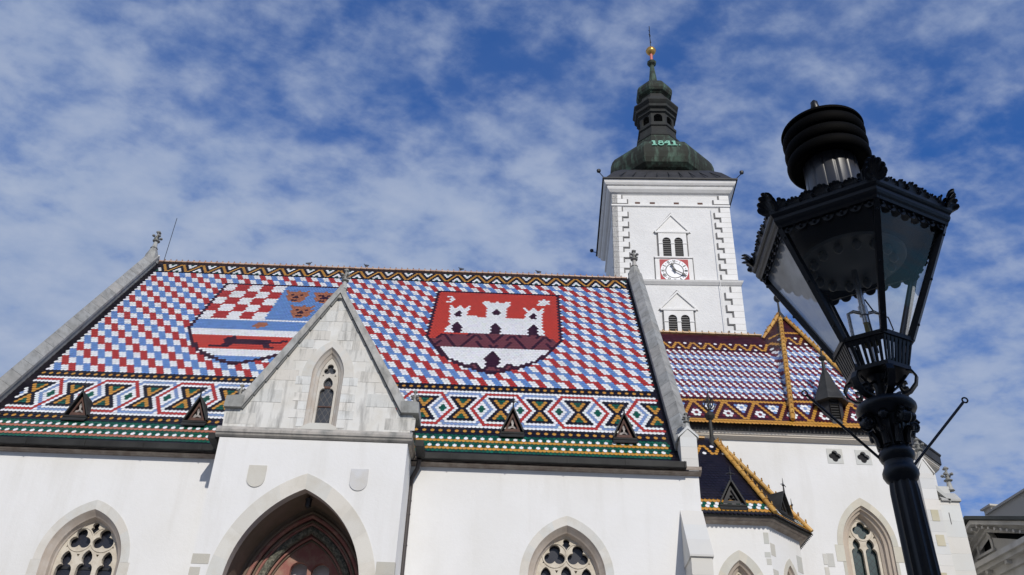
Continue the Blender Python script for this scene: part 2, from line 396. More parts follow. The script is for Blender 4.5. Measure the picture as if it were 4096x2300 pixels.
DARKS = [[(-63.9,43.6),(-64.6,38.9),(-61.6,36.0),(-58.5,38.7),(-58.2,43.4)],[(-40.6,43.6),(-40.9,39.0),(-38.0,36.0),(-34.8,39.0),(-34.5,43.5)],[(-17.2,43.5),(-17.2,38.7),(-14.0,36.1),(-11.0,38.9),(-11.2,43.5)],
         [(-63.4,32.6),(-64.5,30.0),(-62.2,28.0),(-60.0,29.8),(-60.0,32.5)],[(-39.8,30.7),(-40.4,28.1),(-38.3,26.1),(-35.9,27.9),(-36.0,30.6)],[(-16.0,32.8),(-16.2,30.0),(-14.0,28.1),(-12.0,30.1),(-12.2,32.7)]]
MOON = [(-72.4,17.4),(-68.3,17.2),(-65.8,20.0),(-67.8,22.6),(-72.5,22.8),(-72.3,21.5),(-69.4,21.3),(-69.4,19.0),(-72.2,18.6)]
STAR = [(-11.2,18.4),(-8.5,18.4),(-7.0,17.0),(-5.4,18.4),(-2.6,18.4),(-3.6,20.1),(-2.8,21.6),(-5.3,21.9),(-6.6,23.0),(-9.0,22.1),(-11.2,22.1),(-10.2,20.6)]
LOWW = [(-70.7,52.0),(-3.1,51.9),(-7.9,55.3),(-11.6,58.0),(-17.0,61.0),(-21.2,63.3),(-24.0,63.0),(-25.8,61.3),(-29.7,61.5),(-31.0,62.9),(-32.0,64.2),(-34.6,62.7),(-33.1,58.7),(-35.5,55.6),(-37.8,54.0),(-40.2,55.7),(-42.7,59.1),(-40.9,62.9),(-43.2,64.2),(-45.6,61.7),(-49.2,61.1),(-50.7,62.9),(-54.3,63.0),(-60.4,60.4),(-65.6,57.4)]
BLOBS = [[(-50.3,64.4),(-47.6,62.2),(-44.3,64.5),(-47.0,65.3)],[(-42.6,65.7),(-39.8,63.4),(-36.3,63.2),(-33.4,65.4),(-36.6,67.2),(-40,67.0)],[(-31.5,64.7),(-28.6,62.2),(-25.5,63.8),(-27.4,65.3)]]
CROWN = [(-179.7,17.2),(-175.7,18.8),(-173.2,18.8),(-171.5,16.9),(-169.4,18.7),(-163.0,17.6),(-164.9,20.1),(-163.0,21.5),(-164.2,23.1),(-164.8,24.3),(-167.2,26.3),(-172.1,26.5),(-175.9,24.3),(-177.8,23.6),(-176.9,21.6)]
STAR2 = [(-185.4,44.2),(-184.9,41.6),(-182.7,41.6),(-181.5,40.6),(-180.0,41.7),(-177.6,41.4),(-177.2,44.1),(-180.4,44.5),(-181.4,45.5)]
MARTEN = [(-201.2,52.4),(-197.3,52.2),(-194.1,51.4),(-191.7,50.4),(-189.6,52.4),(-185.8,52.4),(-169.1,52.3),(-168.2,53.3),(-163.4,53.1),(-161.7,52.1),(-158.9,52.0),(-160.1,53.9),(-168.1,54.4),(-168.6,55.3),(-166.6,56.7),(-163.9,58.0),(-167.8,57.4),(-170.6,57.0),(-174.0,55.2),(-184.1,55.2),(-189.8,55.6),(-190.7,57.0),(-203.0,57.5),(-203.0,56.4),(-196.1,56.0),(-195.2,54.3),(-196.6,53.0)]
def city(u, n):
    if not shield_in(u, n, -38, 1.6, 1.0): return 'P'
    for p in DARKS:
        if inpoly(p, u, n): return 'P'
    if n <= 43.6 and inpoly(CASTLE, u, n): return 'W'
    if inpoly(MOON, u, n) or inpoly(STAR, u, n): return 'W'
    if inpoly(BAND, u, n):
        wv = abs(((u + 38 + 10.5) % 21) - 10.5)      # chevrons that rise and fall
        ph = (n - 43.5 + wv * 0.86) % 4.6
        return 'P' if ph < 1.25 else 'M'
    if n < 49.5 and n < 44.1 + max(0, (abs(u + 38) - 31)) * 0.7: return 'F'
    if inpoly(LOWW, u, n): 
        if n < 53.2 and abs(((u + 37.8) % 5.6) - 2.8) > 1.6 + (0 if n > 52.2 else -0.9) and abs(u+37.8) > 4: return 'P' if n < 52.4 else 'W'
        return 'W'
    for p in BLOBS:
        if inpoly(p, u, n): return 'M'
    return 'P'
def croat(u, n):
    if not shield_in(u, n, -182, 1.6, 1.0): return 'P'
    if n < 40:
        if u < -181:
            ci = int((u + 222.5) // 8.3); cj = (n - 15) // 5
            return 'W' if (ci + cj) % 2 == 0 else 'R'
        for du, dn in ((0, 0), (18.4, 0), (8.8, 11)):
            x, y = u - du, n - dn
            if inpoly(CROWN, x, y):
                if (abs(x + 173.4) < 1.4 and y == 21) or (abs(x + 167.4) < 1.4 and y == 21): return 'P'
                if (abs(x + 170.6) < 1.2 and y == 22) or (abs(x + 170.6) < 2.2 and y == 23): return 'P'
                if abs(x + 171) < 2.2 and y == 25: return 'P'
                return 'O'
        return 'B'
    if n == 40: return 'W'
    if n <= 46: return 'O' if inpoly(STAR2, u, n) else 'B'
    if n <= 50: return 'W'
    if n <= 58: return 'P' if inpoly(MARTEN, u, n) else 'F'
    if n <= 62: return 'W'
    return 'B'
def band_code(u, R_):
    uu = u + 2 if u < -120 else u
    k = math.floor((uu - 39 + 10) / 20.0); d = uu - (39 + 20*k); swap = (k % 2 != 0)   # swap: blue left, red right
    h = abs(R_ - 8)
    LC, RC = ('B', 'R') if swap else ('R', 'B')
    U_ = 'U' 
    def q(c): return 'U' if c == 'B' else c
    a = abs(d)
    if h == 8: return 'W'
    if h == 7:
        if d == 0: return 'W'
        return q('R' if (d < 0) == swap else 'B')
    if h == 6:
        if a == 1: return q(RC if d < 0 else LC)
        return 'W'
    if h == 5:
        if d == 0: return 'R'
        return 'W' if a == 2 else 'K'
    # h 0..4
    ring = 5 - h
    if a == ring: return q(LC if d < 0 else RC)
    if a == ring + 2: return 'W'
    if a == ring - 2 or (ring - 2 < 0 and a == 1 and False): return 'W'
    if a < ring - 2: return 'G'
    v = abs(10 - a)
    if h >= 1:
        y = h - 1
        if v == y: return 'Y'
        if v < y: return 'G'
    return 'K'
def nave_code(u, n):
    if n < 0: return 'E'
    if u < -278 or u > 51: return 'K'
    if n <= 5:
        d = ((u - 2 + 7) % 14) - 7
        if u > 51: return 'K'
        if abs(d) == n + 1: return 'Y'
        if n >= 3 and abs(d) == n - 3: return 'W'
        if n == 4 and d == 0: return 'W'
        if n == 5 and d == 0: return 'G'
        v = 7 - abs(d)
        if n <= 2 and v == 2 - n: return 'W'
        if n == 0 and v == 0: return 'G'
        return 'K'
    if n == 6: return 'K'
    if n <= 73:
        if shield_in(u, n, -38): return city(u, n)
        if shield_in(u, n, -182): return croat(u, n)
        g, k = divmod(n - 7, 4)
        if k < 3:
            c = math.floor((u - k) / 4.0)
            if c % 2 == 0: return 'W'
            return 'R' if (((c - 1)//2) - g) % 2 == 0 else 'B'
        return 'R' if (math.floor((u - 7)/8.0) - g) % 2 == 0 else 'B'
    sh = 2 if u < -120 else 0
    if n in (74, 76, 94, 96): return 'K'
    if n == 75: return 'Y' if (u + sh) % 4 == 0 else 'K'
    if n <= 93: return band_code(u, n - 77)
    if n == 95: return 'Y' if (u + (2 if (u > 34 or u < -120) else 0)) % 4 == 0 else 'K'
    ylw = 'S' if u < -120 else 'Y'
    if n in (97, 100, 103): return 'G'
    if n == 98: return 'W' if (u + sh) % 4 == 1 else 'G'
    if n == 101: return 'W' if (u + sh) % 4 == 0 else 'G'
    if n in (99, 102): return ylw
    return 'K'

SU, SN, TH = 0.07, 0.16187, R(54.70772)
RX, RY, RZ = 1.6480, 38.32558, 27.76277
NN = Vector((0, -sin(TH), cos(TH)))
def nave(u, n, h=0.0):
    return (RX + u*SU, RY - n*SN*cos(TH) + NN.y*h, RZ - n*SN*sin(TH) + NN.z*h)

church = thing('church', 'white gothic church with glazed patterned tile roofs and a clock tower', 'church', (-6.0, 36.0, 0.0))

mb = MB()
for n in range(-2, 107):
    for u in range(-289, 57):
        if (u + n) % 2 == 0: continue
        tile(mb, nave, u, n, nave_code(u, n))
mb.add([nave(-290, -3.2, -0.02), nave(58, -3.2, -0.02), nave(58, 107.2, -0.02), nave(-290, 107.2, -0.02)], [(0, 1, 2, 3)], C_['K'])
x0, x1 = nave(-290, 0)[0], nave(58, 0)[0]
rd = nave(0, -3.2, -0.02)
mb.add([(x0, rd[1], rd[2]), (x1, rd[1], rd[2]), (x1, 47.0, rd[2] - (47.0 - rd[1])*tan(TH)), (x0, 47.0, rd[2] - (47.0 - rd[1])*tan(TH))], [(0, 1, 2, 3)], (0.05, 0.012, 0.015))
nave_roof = mb.build('nave_roof', M['tile'], church, recalc=False, label='nave roof of glazed tiles with two coats of arms between checkered red, white and blue stripes')

def ridge_caps(name, p0, p1, seg, r, mat_, parent, up=(0, 0, 1), nib=True, cols=((0.42, 0.26, 0.16),)):
    b = MB(); p0 = Vector(p0); p1 = Vector(p1); d = p1 - p0; n = max(1, int(round(d.length/seg))); d /= n
    t = d.normalized(); up = Vector(up); up = (up - t*up.dot(t)).normalized(); s = t.cross(up)
    for i in range(n):
        a = p0 + d*i; e = a + d*1.05; c = random.choice(cols); k = 1 + random.uniform(-.14, .14); c = tuple(min(x*k, .8) for x in c)
        ra, rb = r*1.20, r*0.90
        rs = []
        for P, rr in ((a, ra), (a + d*0.12, ra), (a + d*0.13, r), (e, rb)):
            rs.append([P + s*(rr*cos(pi*k_/8 - 0.15 + 0.0)) + up*(rr*sin(pi*k_/8)) for k_ in range(9)] + [P - up*r*0.5])
        b.rings(rs, col=c)
        if nib:
            q = a + d*0.06 + up*ra*0.9
            b.lathe([(r*0.42, 0), (r*0.22, r*0.45), (r*0.34, r*0.65), (0.002, r*1.05)], q, 6, col=tuple(x*.8 for x in c))
    return b.build(name, mat_, parent, smooth=False)
capmat = mk('glazed_ridge', (0.42, 0.26, 0.16), 0.42, attr=True, spec=0.4, fine=0.06)
r0 = Vector(nave(-284, -2.9)); r1 = Vector(nave(53, -2.9))
ridge_caps('ridge_tiles', (r0.x, r0.y, r0.z - 0.03), (r1.x, r1.y, r1.z - 0.03), 0.29, 0.105, capmat, nave_roof, cols=((0.46, 0.29, 0.19), (0.42, 0.25, 0.17), (0.50, 0.34, 0.24)))

# ------------------------------------------------------------------ gothic shapes
def parch(cx, hw, zs, h, n=12, zb=None, right_only=False):
    """pointed arch outline, from bottom left over the apex to bottom right"""
    Rr = (hw*hw + h*h)/(2*hw); a1 = math.asin(min(1, h/Rr)); pts = []
    for i in range(n + 1):
        a = a1*i/n; pts.append((cx - hw + Rr - Rr*cos(a), zs + Rr*sin(a)))
    rt = [(2*cx - x, z) for x, z in reversed(pts[:-1])]
    pts += rt
    if zb is not None: pts = [(cx - hw, zb)] + pts + [(cx + hw, zb)]
    return pts
def foil(cx, cz, k, rl, dl, rot=pi/2, n=60):
    pts = []
    for i in range(n):
        a = 2*pi*i/n; best = 0
        for j in range(k):
            b = rot + 2*pi*j/k; lx, lz = dl*cos(b), dl*sin(b)
            dd = lx*cos(a) + lz*sin(a); q = rl*rl - (lx*lx + lz*lz - dd*dd)
            if q > 0: best = max(best, dd + sqrt(q))
        pts.append((cx + best*cos(a), cz + best*sin(a)))
    return pts
def lancet(cx, w, z0, zt):
    """cusped lancet light: body, two shoulders, ogee bulb ending in a point"""
    H = zt - z0; b = w*0.62
    half = [(w, z0), (w, zt - 1.95*w*1.25), (w*0.93, zt - 1.7*w*1.25), (w*0.70, zt - 1.45*w*1.25), (b*0.62, zt - 1.38*w*1.25),
            (b*0.95, zt - 1.15*w*1.25), (b*1.08, zt - 0.85*w*1.25), (b*0.92, zt - 0.5*w*1.25), (b*0.5, zt - 0.18*w*1.25), (0, zt)]
    return [(cx + x, z) for x, z in half] + [(cx - x, z) for x, z in reversed(half[:-1])]
def tri(cx, cz, s, rot=0):
    return [(cx + s*cos(rot + 2*pi*k/3), cz + s*sin(rot + 2*pi*k/3)) for k in range(3)]
def surround(b, cx, y, hwo, hwi, zs, ho, hi, zb, steps=True, base=(0.55, 0.53, 0.475), var=0.08, lip=0.012, quoin=0.16, th=0.06):
    """ring of cut stones, slightly proud of the wall face"""
    no = 5
    for side in (-1, 1):
        ro, ri = (hwo*hwo + ho*ho)/(2*hwo), (hwi*hwi + hi*hi)/(2*hwi)
        ao, ai = math.asin(min(1, ho/ro)), math.asin(min(1, hi/ri))
        for k in range(no):
            P = []
            sub = 4
            for q in range(sub + 1):
                t = (k + q/sub)/no; P.append((cx + side*(hwo - ro + ro*cos(ao*t)), zs + ro*sin(ao*t)))
            for q in range(sub, -1, -1):
                t = (k + q/sub)/no; P.append((cx + side*(hwi - ri + ri*cos(ai*t)), zs + ri*sin(ai*t)))
            b.exY(P, y - lip, y + th, stonecol(var, base))
        z = zs; k = 0
        while z > zb + 0.05:
            z2 = max(zb, z - 0.62 + random.uniform(-.05, .05))
            wq = quoin if (k % 2 == 0 and steps) else 0
            xo, xi = cx + side*(hwo - 0.10 + wq), cx + side*hwi
            b.box(min(xo, xi), max(xo, xi), y - lip, y + th, z2 + 0.006, z - 0.004, stonecol(var, base)); z = z2; k += 1
def splay(b, cx, prof, zs, zb, n=12, col=(0.57, 0.50, 0.43)):
    """moulded jamb: prof = list of (halfwidth, rise, y)"""
    rs = [[(x, y, z) for x, z in parch(cx, hw, zs, h, n, zb)] for hw, h, y in prof]
    m_ = len(rs[0])
    for a, c in zip(rs, rs[1:]):
        for i in range(m_ - 1):
            b.add([a[i], a[i+1], c[i+1], c[i]], [(0, 1, 2, 3)], stonecol(0.035, col))

def nave_window(cx, parent, Y=28.6, zs=10.12, zb=5.6):
    b = MB(); surround(b, cx, Y, 1.46, 1.20, zs, 1.95, 1.64, zb, lip=0.012, base=(0.62, 0.605, 0.56), var=.05)
    b.box(cx - 1.35, cx + 1.35, Y - 0.10, Y + 0.3, zb - 0.14, zb, stonecol())
    wobj = b.build('window', M['stone'], parent)
    b = MB(); splay(b, cx, [(1.20, 1.64, Y - 0.011), (1.155, 1.58, Y + 0.06), (1.07, 1.50, Y + 0.16), (1.03, 1.46, Y + 0.20), (1.00, 1.43, Y + 0.32), (0.965, 1.40, Y + 0.36), (0.95, 1.385, Y + 0.47)], zs, zb)
    b.build('jamb', M['reveal'], wobj, smooth=False)
    zt = zs + 1.40
    holes = [foil(cx - 0.365, zt - 0.61, 3, 0.175, 0.175), foil(cx + 0.365, zt - 0.61, 3, 0.175, 0.175)]
    d = [(0, -0.16), (0.075, -0.07), (0.125, 0.0), (0.125, 0.07), (0.085, 0.115), (0.105, 0.17), (0.09, 0.23), (0.045, 0.27), (0, 0.285)]
    holes.append([(cx + x, zt - 0.335 + z) for x, z in d] + [(cx - x, zt - 0.335 + z) for x, z in reversed(d[1:-1])])
    for dx, top in ((-0.635, zt - 0.97), (0, zt - 0.93), (0.635, zt - 0.97)): holes.append(lancet(cx + dx, 0.245, zb + 0.05, top))
    for sx in (-1, 1):
        holes += [tri(cx + sx*0.70, zt - 0.83, 0.055, pi/2), tri(cx + sx*0.30, zt - 1.10, 0.06, -pi/2), tri(cx + sx*0.26, zt - 0.24, 0.045, pi/2)]
    b = MB(); b.slab(parch(cx, 0.96, zs, 1.395, 14, zb), holes, Y + 0.40, Y + 0.54)
    # raised roll mouldings around the foils
    for sx in (-1, 1):
        ring = [(cx + sx*0.365 + 0.385*cos(a), Y + 0.395, zt - 0.61 + 0.385*sin(a)) for a in [2*pi*i/28 for i in range(29)]]
        b.tube(ring, 0.022, 6)
    b.build('tracery', M['tracery'], wobj)
    b = MB(); b.plate(parch(cx, 0.95, zs, 1.38, 14, zb), [], lambda x, z: (x, Y + 0.60, z))
    b.build('pane', M['lead_glass'], wobj)
    b = MB()
    for dx in (-0.635, 0, 0.635): b.box(cx + dx - 0.26, cx + dx + 0.26, Y + 0.57, Y + 0.585, zs - 0.10, zs - 0.02)
    b.build('saddle_bar', M['iron'], wobj)
    return wobj

# ------------------------------------------------------------------ nave walls
YW = 28.6; WX0, WX1 = -18.75, 6.07
PX0, PX1, PY = -9.22, -3.33, 27.0       # porch
WINS = [(-13.15, 10.06), (1.766, 10.09)]
b = MB()
zt = 13.68
outer = [(WX0, 0), (PX0 + 0.05, 0), (PX0 + 0.05, zt), (WX0, zt)]
b.plate(outer, [parch(-13.15, 1.20, 10.06, 1.64, 12, 5.6)], lambda x, z: (x, YW, z))
outer = [(PX1 - 0.05, 0), (WX1, 0), (WX1, zt), (PX1 - 0.05, zt)]
b.plate(outer, [parch(1.766, 1.20, 10.09, 1.64, 12, 5.6)], lambda x, z: (x, YW, z))
b.plate([(PX0 + 0.05, 12.4), (PX1 - 0.05, 12.4), (PX1 - 0.05, zt), (PX0 + 0.05, zt)], [], lambda x, z: (x, YW, z))
b.box(WX0, WX1, YW + 0.9, YW + 1.0, 0, zt)
# east and west ends, rising to the parapets
def gable_prof(off):
    e = nave(0, 105.5, off); t = nave(0, -3.2, off)
    return [(YW, 0), (YW, e[2] - 0.2), (e[1] + 0.35, e[2]), (t[1], t[2] + off*0.6), (t[1] + 10, t[2] - 10*tan(TH)), (t[1] + 10, 0)]
YW += .02; b.exX(gable_prof(0.22), 5.46, WX1 - .004)
b.exX(gable_prof(0.22), WX0 + .004, -18.18); YW -= .02
b.build('nave_wall', M['plaster'], church, recalc=False)
for cx, zs in WINS: nave_window(cx, church, zs=zs)

def coping(xc, hw, name, n0, n1, lab):
    b = MB(); n = n1
    while n > n0:
        m_ = max(n0, n - 5.1)
        c = stonecol(0.10, (0.33, 0.33, 0.315))
        sec = [(-hw*0.93, -0.02), (-hw*0.93, 0.20), (-hw, 0.22), (-hw, 0.32), (0, 0.60), (hw, 0.32), (hw, 0.22), (hw*0.93, 0.20), (hw*0.93, -0.02)]
        ring = lambda nn: [(xc + dx, nave(0, nn, hh)[1], nave(0, nn, hh)[2]) for dx, hh in sec]
        b.rings([ring(n - 0.05), ring(m_ + 0.05)], col=c)
        b.rings([[(p[0]*0.9995 + xc*0.0005, p[1] + 0.012, p[2] - 0.008) for p in ring(m_ + 0.05)], [(p[0], p[1] + 0.012, p[2] - 0.008) for p in ring(m_ - 0.05)]], False, False, col=(0.42, 0.40, 0.37))
        n = m_
    return b.build(name, M['old_stone'], church, label=lab)
coping(5.74, 0.34, 'gable_coping', -2.6, 100, 'grey stone coping on the gable beside the tower')
coping(-18.48, 0.34, 'gable_coping', -2.6, 106, 'grey stone coping on the left gable')

def finial(x, y, z, h, name='finial', mat_=None, parent=None, r=0.13, lean=0.0, label=None):
    b = MB(); s = h
    b.lathe([(r*1.0, 0), (r*0.62, s*.12), (r*0.46, s*.36), (r*0.46, s*.38)], (x, y, z), 8, pi/8, col=stonecol(0.05, (0.42, 0.41, 0.38)))
    b.lathe([(r*0.46, s*.37), (r*0.95, s*.40), (r*1.0, s*.43), (r*0.5, s*.46), (r*0.38, s*.60)], (x, y, z), 10, col=(0.24, 0.24, 0.225))
    for k in range(4):
        a = pi/4 + k*pi/2
        b.ball((x + cos(a)*r*1.05, y + sin(a)*r*1.05, z + s*.64), r*0.46, 7, 5, (1, 1, 0.75), col=(0.22, 0.22, 0.21))
        b.tube([(x, y, z + s*.56), (x + cos(a)*r*.7, y + sin(a)*r*.7, z + s*.59), (x + cos(a)*r*1.25, y + sin(a)*r*1.25, z + s*.70)], r*0.22, 6, r*0.12, col=(0.24, 0.24, 0.225))
        b.ball((x + cos(a)*r*0.5, y + sin(a)*r*0.5, z + s*.90), r*0.26, 6, 4, col=(0.24, 0.24, 0.225))
    b.lathe([(r*0.38, s*.60), (r*0.52, s*.67), (r*0.30, s*.74), (r*0.28, s*.84), (r*0.55, s*.90), (r*0.5, s*.95), (r*0.12, s*1.0)], (x, y, z), 8, col=(0.27, 0.27, 0.25))
    return b.build(name, mat_ or M['old_stone'], parent or church, smooth=True, label=label)
tp = nave(0, -2.6, 0.45)
pe = atY(2538, 1108, tp[1]); ph = atY(2540, 1010, tp[1])
b = MB(); b.lathe([(0.34, -0.55), (0.30, -0.1), (0.17, 0.22), (0.12, 0.3)], (5.72, tp[1], tp[2]), 6, 0.3, col=(0.33, 0.33, 0.31)); b.build('finial_base', M['old_stone'], church)
finial(5.72, tp[1], tp[2] + 0.25, 1.05, r=0.19)
b = MB(); b.lathe([(0.36, -0.55), (0.30, -0.1), (0.17, 0.26), (0.12, 0.36)], (-18.46, tp[1], tp[2]), 6, 0.3, col=(0.36, 0.36, 0.34)); b.build('finial_base', M['old_stone'], church)
finial(-18.46, tp[1], tp[2] + 0.30, 1.1, r=0.19)
q0 = atY(655, 1045, tp[1]); q1 = atY(708, 873, tp[1])
b = MB(); b.tube([q0, q1], 0.016, 6); b.build('lightning_rod', M['iron'], church)

# eaves gutter and cornice
def run(b, x0, x1, prof, col=None): b.exX(prof, x0, x1, col)
for (xa, xb) in ((WX0, -9.45), (-3.05, 5.62)):
    b = MB(); run(b, xa, xb, [(28.19, 13.665), (28.17, 13.86), (28.21, 13.86), (28.23, 13.71), (28.40, 13.71), (28.40, 13.65), (28.22, 13.65)])
    x = xa + 1
    while x < xb: b.box(x, x + 0.03, 28.155, 28.18, 13.655, 13.865); x += 1.9
    b.build('gutter', M['metal'], church)
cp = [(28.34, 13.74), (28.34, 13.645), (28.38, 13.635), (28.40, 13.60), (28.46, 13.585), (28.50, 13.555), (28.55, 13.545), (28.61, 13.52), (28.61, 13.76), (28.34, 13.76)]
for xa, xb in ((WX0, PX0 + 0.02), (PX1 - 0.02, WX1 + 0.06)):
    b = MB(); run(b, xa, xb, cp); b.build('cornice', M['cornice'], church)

# south-east corner pier with gablet
def gablet(xc, y0, y1, z0, ze, za, hw, name, finh=0.5, parent=None, stc=(0.5, 0.48, 0.44), lab=None, matk='stone'):
    b = MB()
    c = lambda: stonecol(0.07, stc)
    z = z0
    while z < ze - 0.02:
        z2 = min(ze, z + 0.42); b.box(xc - hw, xc + hw, y0, y1, z + 0.004, z2, c()); z = z2
    b.exY([(xc - hw, ze), (xc + hw, ze), (xc, za - 0.05)], y0, y1, c())
    t = 0.07
    for s in (-1, 1):
        P = [(xc + s*(hw + 0.07), ze - 0.02), (xc + s*(hw + 0.07), ze + 0.06), (xc, za + 0.06), (xc, za - 0.05)]
        b.exY(P, y0 - 0.03, y1 + 0.02, c())
    o = b.build(name, M[matk], parent or church, label=lab)
    if finh: finial(xc, (y0 + y0 + 0.25)/2, za + 0.0, finh, r=finh*0.19)
    return o
A0 = atY(2727, 1862, 28.4); A1 = atY(2790, 1862, 28.4); AT = atY(2752, 1712, 28.4); AE = atY(2783, 1752, 28.4)
gablet((A0.x + 6.05)/2, 28.36, 29.6, 13.62, AE.z, AT.z, (6.05 - A0.x)/2, 'pinnacle', 0.62, matk='ashlar', stc=(0.62, 0.615, 0.59), lab='gabled stone pier at the foot of the right gable')

# corner buttress with sloped cap
bl = atX(2775, 2250, 5.42)
YB = 27.55; zb_ = bl.z
slope_top = 12.36
def butt():
    b = MB()
    zc = 10.85
    b.box(5.40, 6.07, YB, YW, 0, zc)
    return b
b = MB()
prof = [(YB, 0), (YB, 10.55), (YW, 10.55), (YW, 0)]
z = 4.0; k = 0
b.exX([(YB, 0), (YB, z), (YW, z), (YW, 0)], 5.42, 6.06, stonecol(0.05, (0.62, 0.61, 0.58)))
while z < 10.55:
    z2 = min(10.55, z + 0.5); b.exX([(YB, z + 0.004), (YB, z2), (YW, z2), (YW, z + 0.004)], 5.42 + (0.01 if k % 2 else 0), 6.06, stonecol(0.07, (0.60, 0.585, 0.54))); z = z2; k += 1
N_ = 3
for k in range(N_):
    ya, yb = YB - 0.06 + (YW - YB + 0.06)*k/N_, YB - 0.06 + (YW - YB + 0.06)*(k + 1)/N_
    za, zb2 = 10.60 + (slope_top - 10.60)*k/N_, 10.60 + (slope_top - 10.60)*(k + 1)/N_
    b.exX([(ya, za - 0.06 if k == 0 else 10.5), (ya, za), (yb, zb2), (yb, 10.5)], 5.38, 6.10, stonecol(0.06, (0.58, 0.575, 0.55)))
b.build('buttress', M['ashlar'], church, label='stone buttress with sloping cap at the right corner of the nave')

# ------------------------------------------------------------------ dormers on the nave roof
def dormer(P, W_, H_, tanr, parent, ang=0.0, spike=0.55, woodk='wood', panelk='panel'):
    """P = centre of the base of the front face; tanr = slope of the roof it sits on"""
    P = Vector(P); dirx = Vector((cos(ang), sin(ang), 0)); diry = Vector((-sin(ang), cos(ang), 0)); up = Vector((0, 0, 1))
    fn = lambda x, y, z: P + dirx*x + diry*y + up*z
    hw = W_/2; dep = H_/tanr + 0.1
    b = MB()
    th = 0.05
    for s in (-1, 1):                      # roof slabs
        v = [fn(s*(hw + 0.07), -0.12, -0.04), fn(0, -0.12, H_ + 0.05), fn(0, dep, H_ + 0.05), fn(s*(hw + 0.07), 0.10, -0.04)]
        n_ = (v[1] - v[0]).cross(v[2] - v[1]).normalized() * th * (1 if s > 0 else -1)
        b.hexa([v[0], v[1], v[2], v[3], v[0] - n_, v[1] - n_, v[2] - n_, v[3] - n_])
    b.hexa([fn(-hw - .10, -0.15, -0.14), fn(hw + .10, -0.15, -0.14), fn(hw + .10, 0.12, -0.10), fn(-hw - .10, 0.12, -0.10),
            fn(-hw - .10, -0.16, -0.08), fn(hw + .10, -0.16, -0.08), fn(hw + .10, 0.12, -0.03), fn(-hw - .10, 0.12, -0.03)])
    b.hexa([fn(-hw - .11, -0.22, -0.30), fn(hw + .11, -0.22, -0.30), fn(hw + .12, -0.10, -0.15), fn(-hw - .12, -0.10, -0.15),
            fn(-hw - .11, -0.23, -0.27), fn(hw + .11, -0.23, -0.27), fn(hw + .12, -0.10, -0.11), fn(-hw - .12, -0.10, -0.11)])
    o = b.build('dormer', M['metal'], parent)
    b = MB()                               # timber frame
    a = [(-hw*0.94, 0.0), (hw*0.94, 0.0), (0, H_*0.94)]; i_ = [(-hw*0.60, 0.10), (hw*0.60, 0.10), (0, H_*0.70)]
    for k in range(3):
        j = (k + 1) % 3
        b.hexa([fn(a[k][0], 0.0, a[k][1]), fn(a[j][0], 0.0, a[j][1]), fn(i_[j][0], 0.0, i_[j][1]), fn(i_[k][0], 0.0, i_[k][1]),
                fn(a[k][0], 0.10, a[k][1]), fn(a[j][0], 0.10, a[j][1]), fn(i_[j][0], 0.10, i_[j][1]), fn(i_[k][0], 0.10, i_[k][1])])
    b.build('dormer_frame', M[woodk], o)
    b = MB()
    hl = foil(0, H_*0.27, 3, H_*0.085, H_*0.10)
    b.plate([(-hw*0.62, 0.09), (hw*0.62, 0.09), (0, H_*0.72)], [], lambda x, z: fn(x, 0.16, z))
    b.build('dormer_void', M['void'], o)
    b = MB()                               # carved three-lobed ornament in the opening
    for k in range(3):
        aa = pi/2 + k*2*pi/3; c0 = (0, H_*0.28)
        pts = [(c0[0] + cos(aa)*t_*H_*0.34 - sin(aa)*w_*H_, c0[1] + sin(aa)*t_*H_*0.34*(1 if k == 0 else .72) + cos(aa)*w_*H_) for t_, w_ in
               ((0, .045), (.3, .035), (.6, .075), (.85, .06), (1, 0), (.85, -.06), (.6, -.075), (.3, -.035), (0, -.045))]
        if panelk == 'panel':
            b.plate(pts, [], lambda x, z: fn(x, 0.07 + 0.01*k, z))
    if panelk != 'panel':
        b.plate([(-hw*0.60, 0.10), (hw*0.60, 0.10), (0, H_*0.70)], [hl], lambda x, z: fn(x, 0.07, z))
    b.build('dormer_ornament', M['panel'] if panelk == 'panel' else M['metal2'], o)
    b = MB()
    b.tube([fn(0, -0.12, H_), fn(0, -0.12, H_ + spike*.5), fn(0, -0.12, H_ + spike)], 0.035, 6, 0.006)
    b.ball(fn(0, -0.12, H_ + spike*.52), 0.055, 6, 4, (1, 1, .6))
    for s in (-1, 1): b.tube([fn(s*.16, -0.12, H_ + spike*.50), fn(0, -0.12, H_ + spike*.62)], 0.014, 5)
    b.build('dormer_spike', M['iron'], o)
    return o
def on_nave(x, y):
    d = ray(x, y); o_ = Vector(nave(0, 0)); t = (o_ - CAM).dot(NN)/d.dot(NN); return CAM + d*t
for (bx, by) in ((312, 1667), (786, 1688), (2049, 1733), (2497, 1757)):
    p = on_nave(bx, by); dormer((p.x, p.y - 0.10, p.z + 0.02), 0.60, 0.78, tan(TH), church)

# ------------------------------------------------------------------ porch
GX = -6.17
AX, AZS = -6.285, 9.0
b = MB()
wall_hole = parch(AX, 2.0, AZS, 3.0, 18, 0.0)
outer = [(PX0, 0.0)] + [(PX0, 13.60), (PX1, 13.60), (PX1, 0.0)]
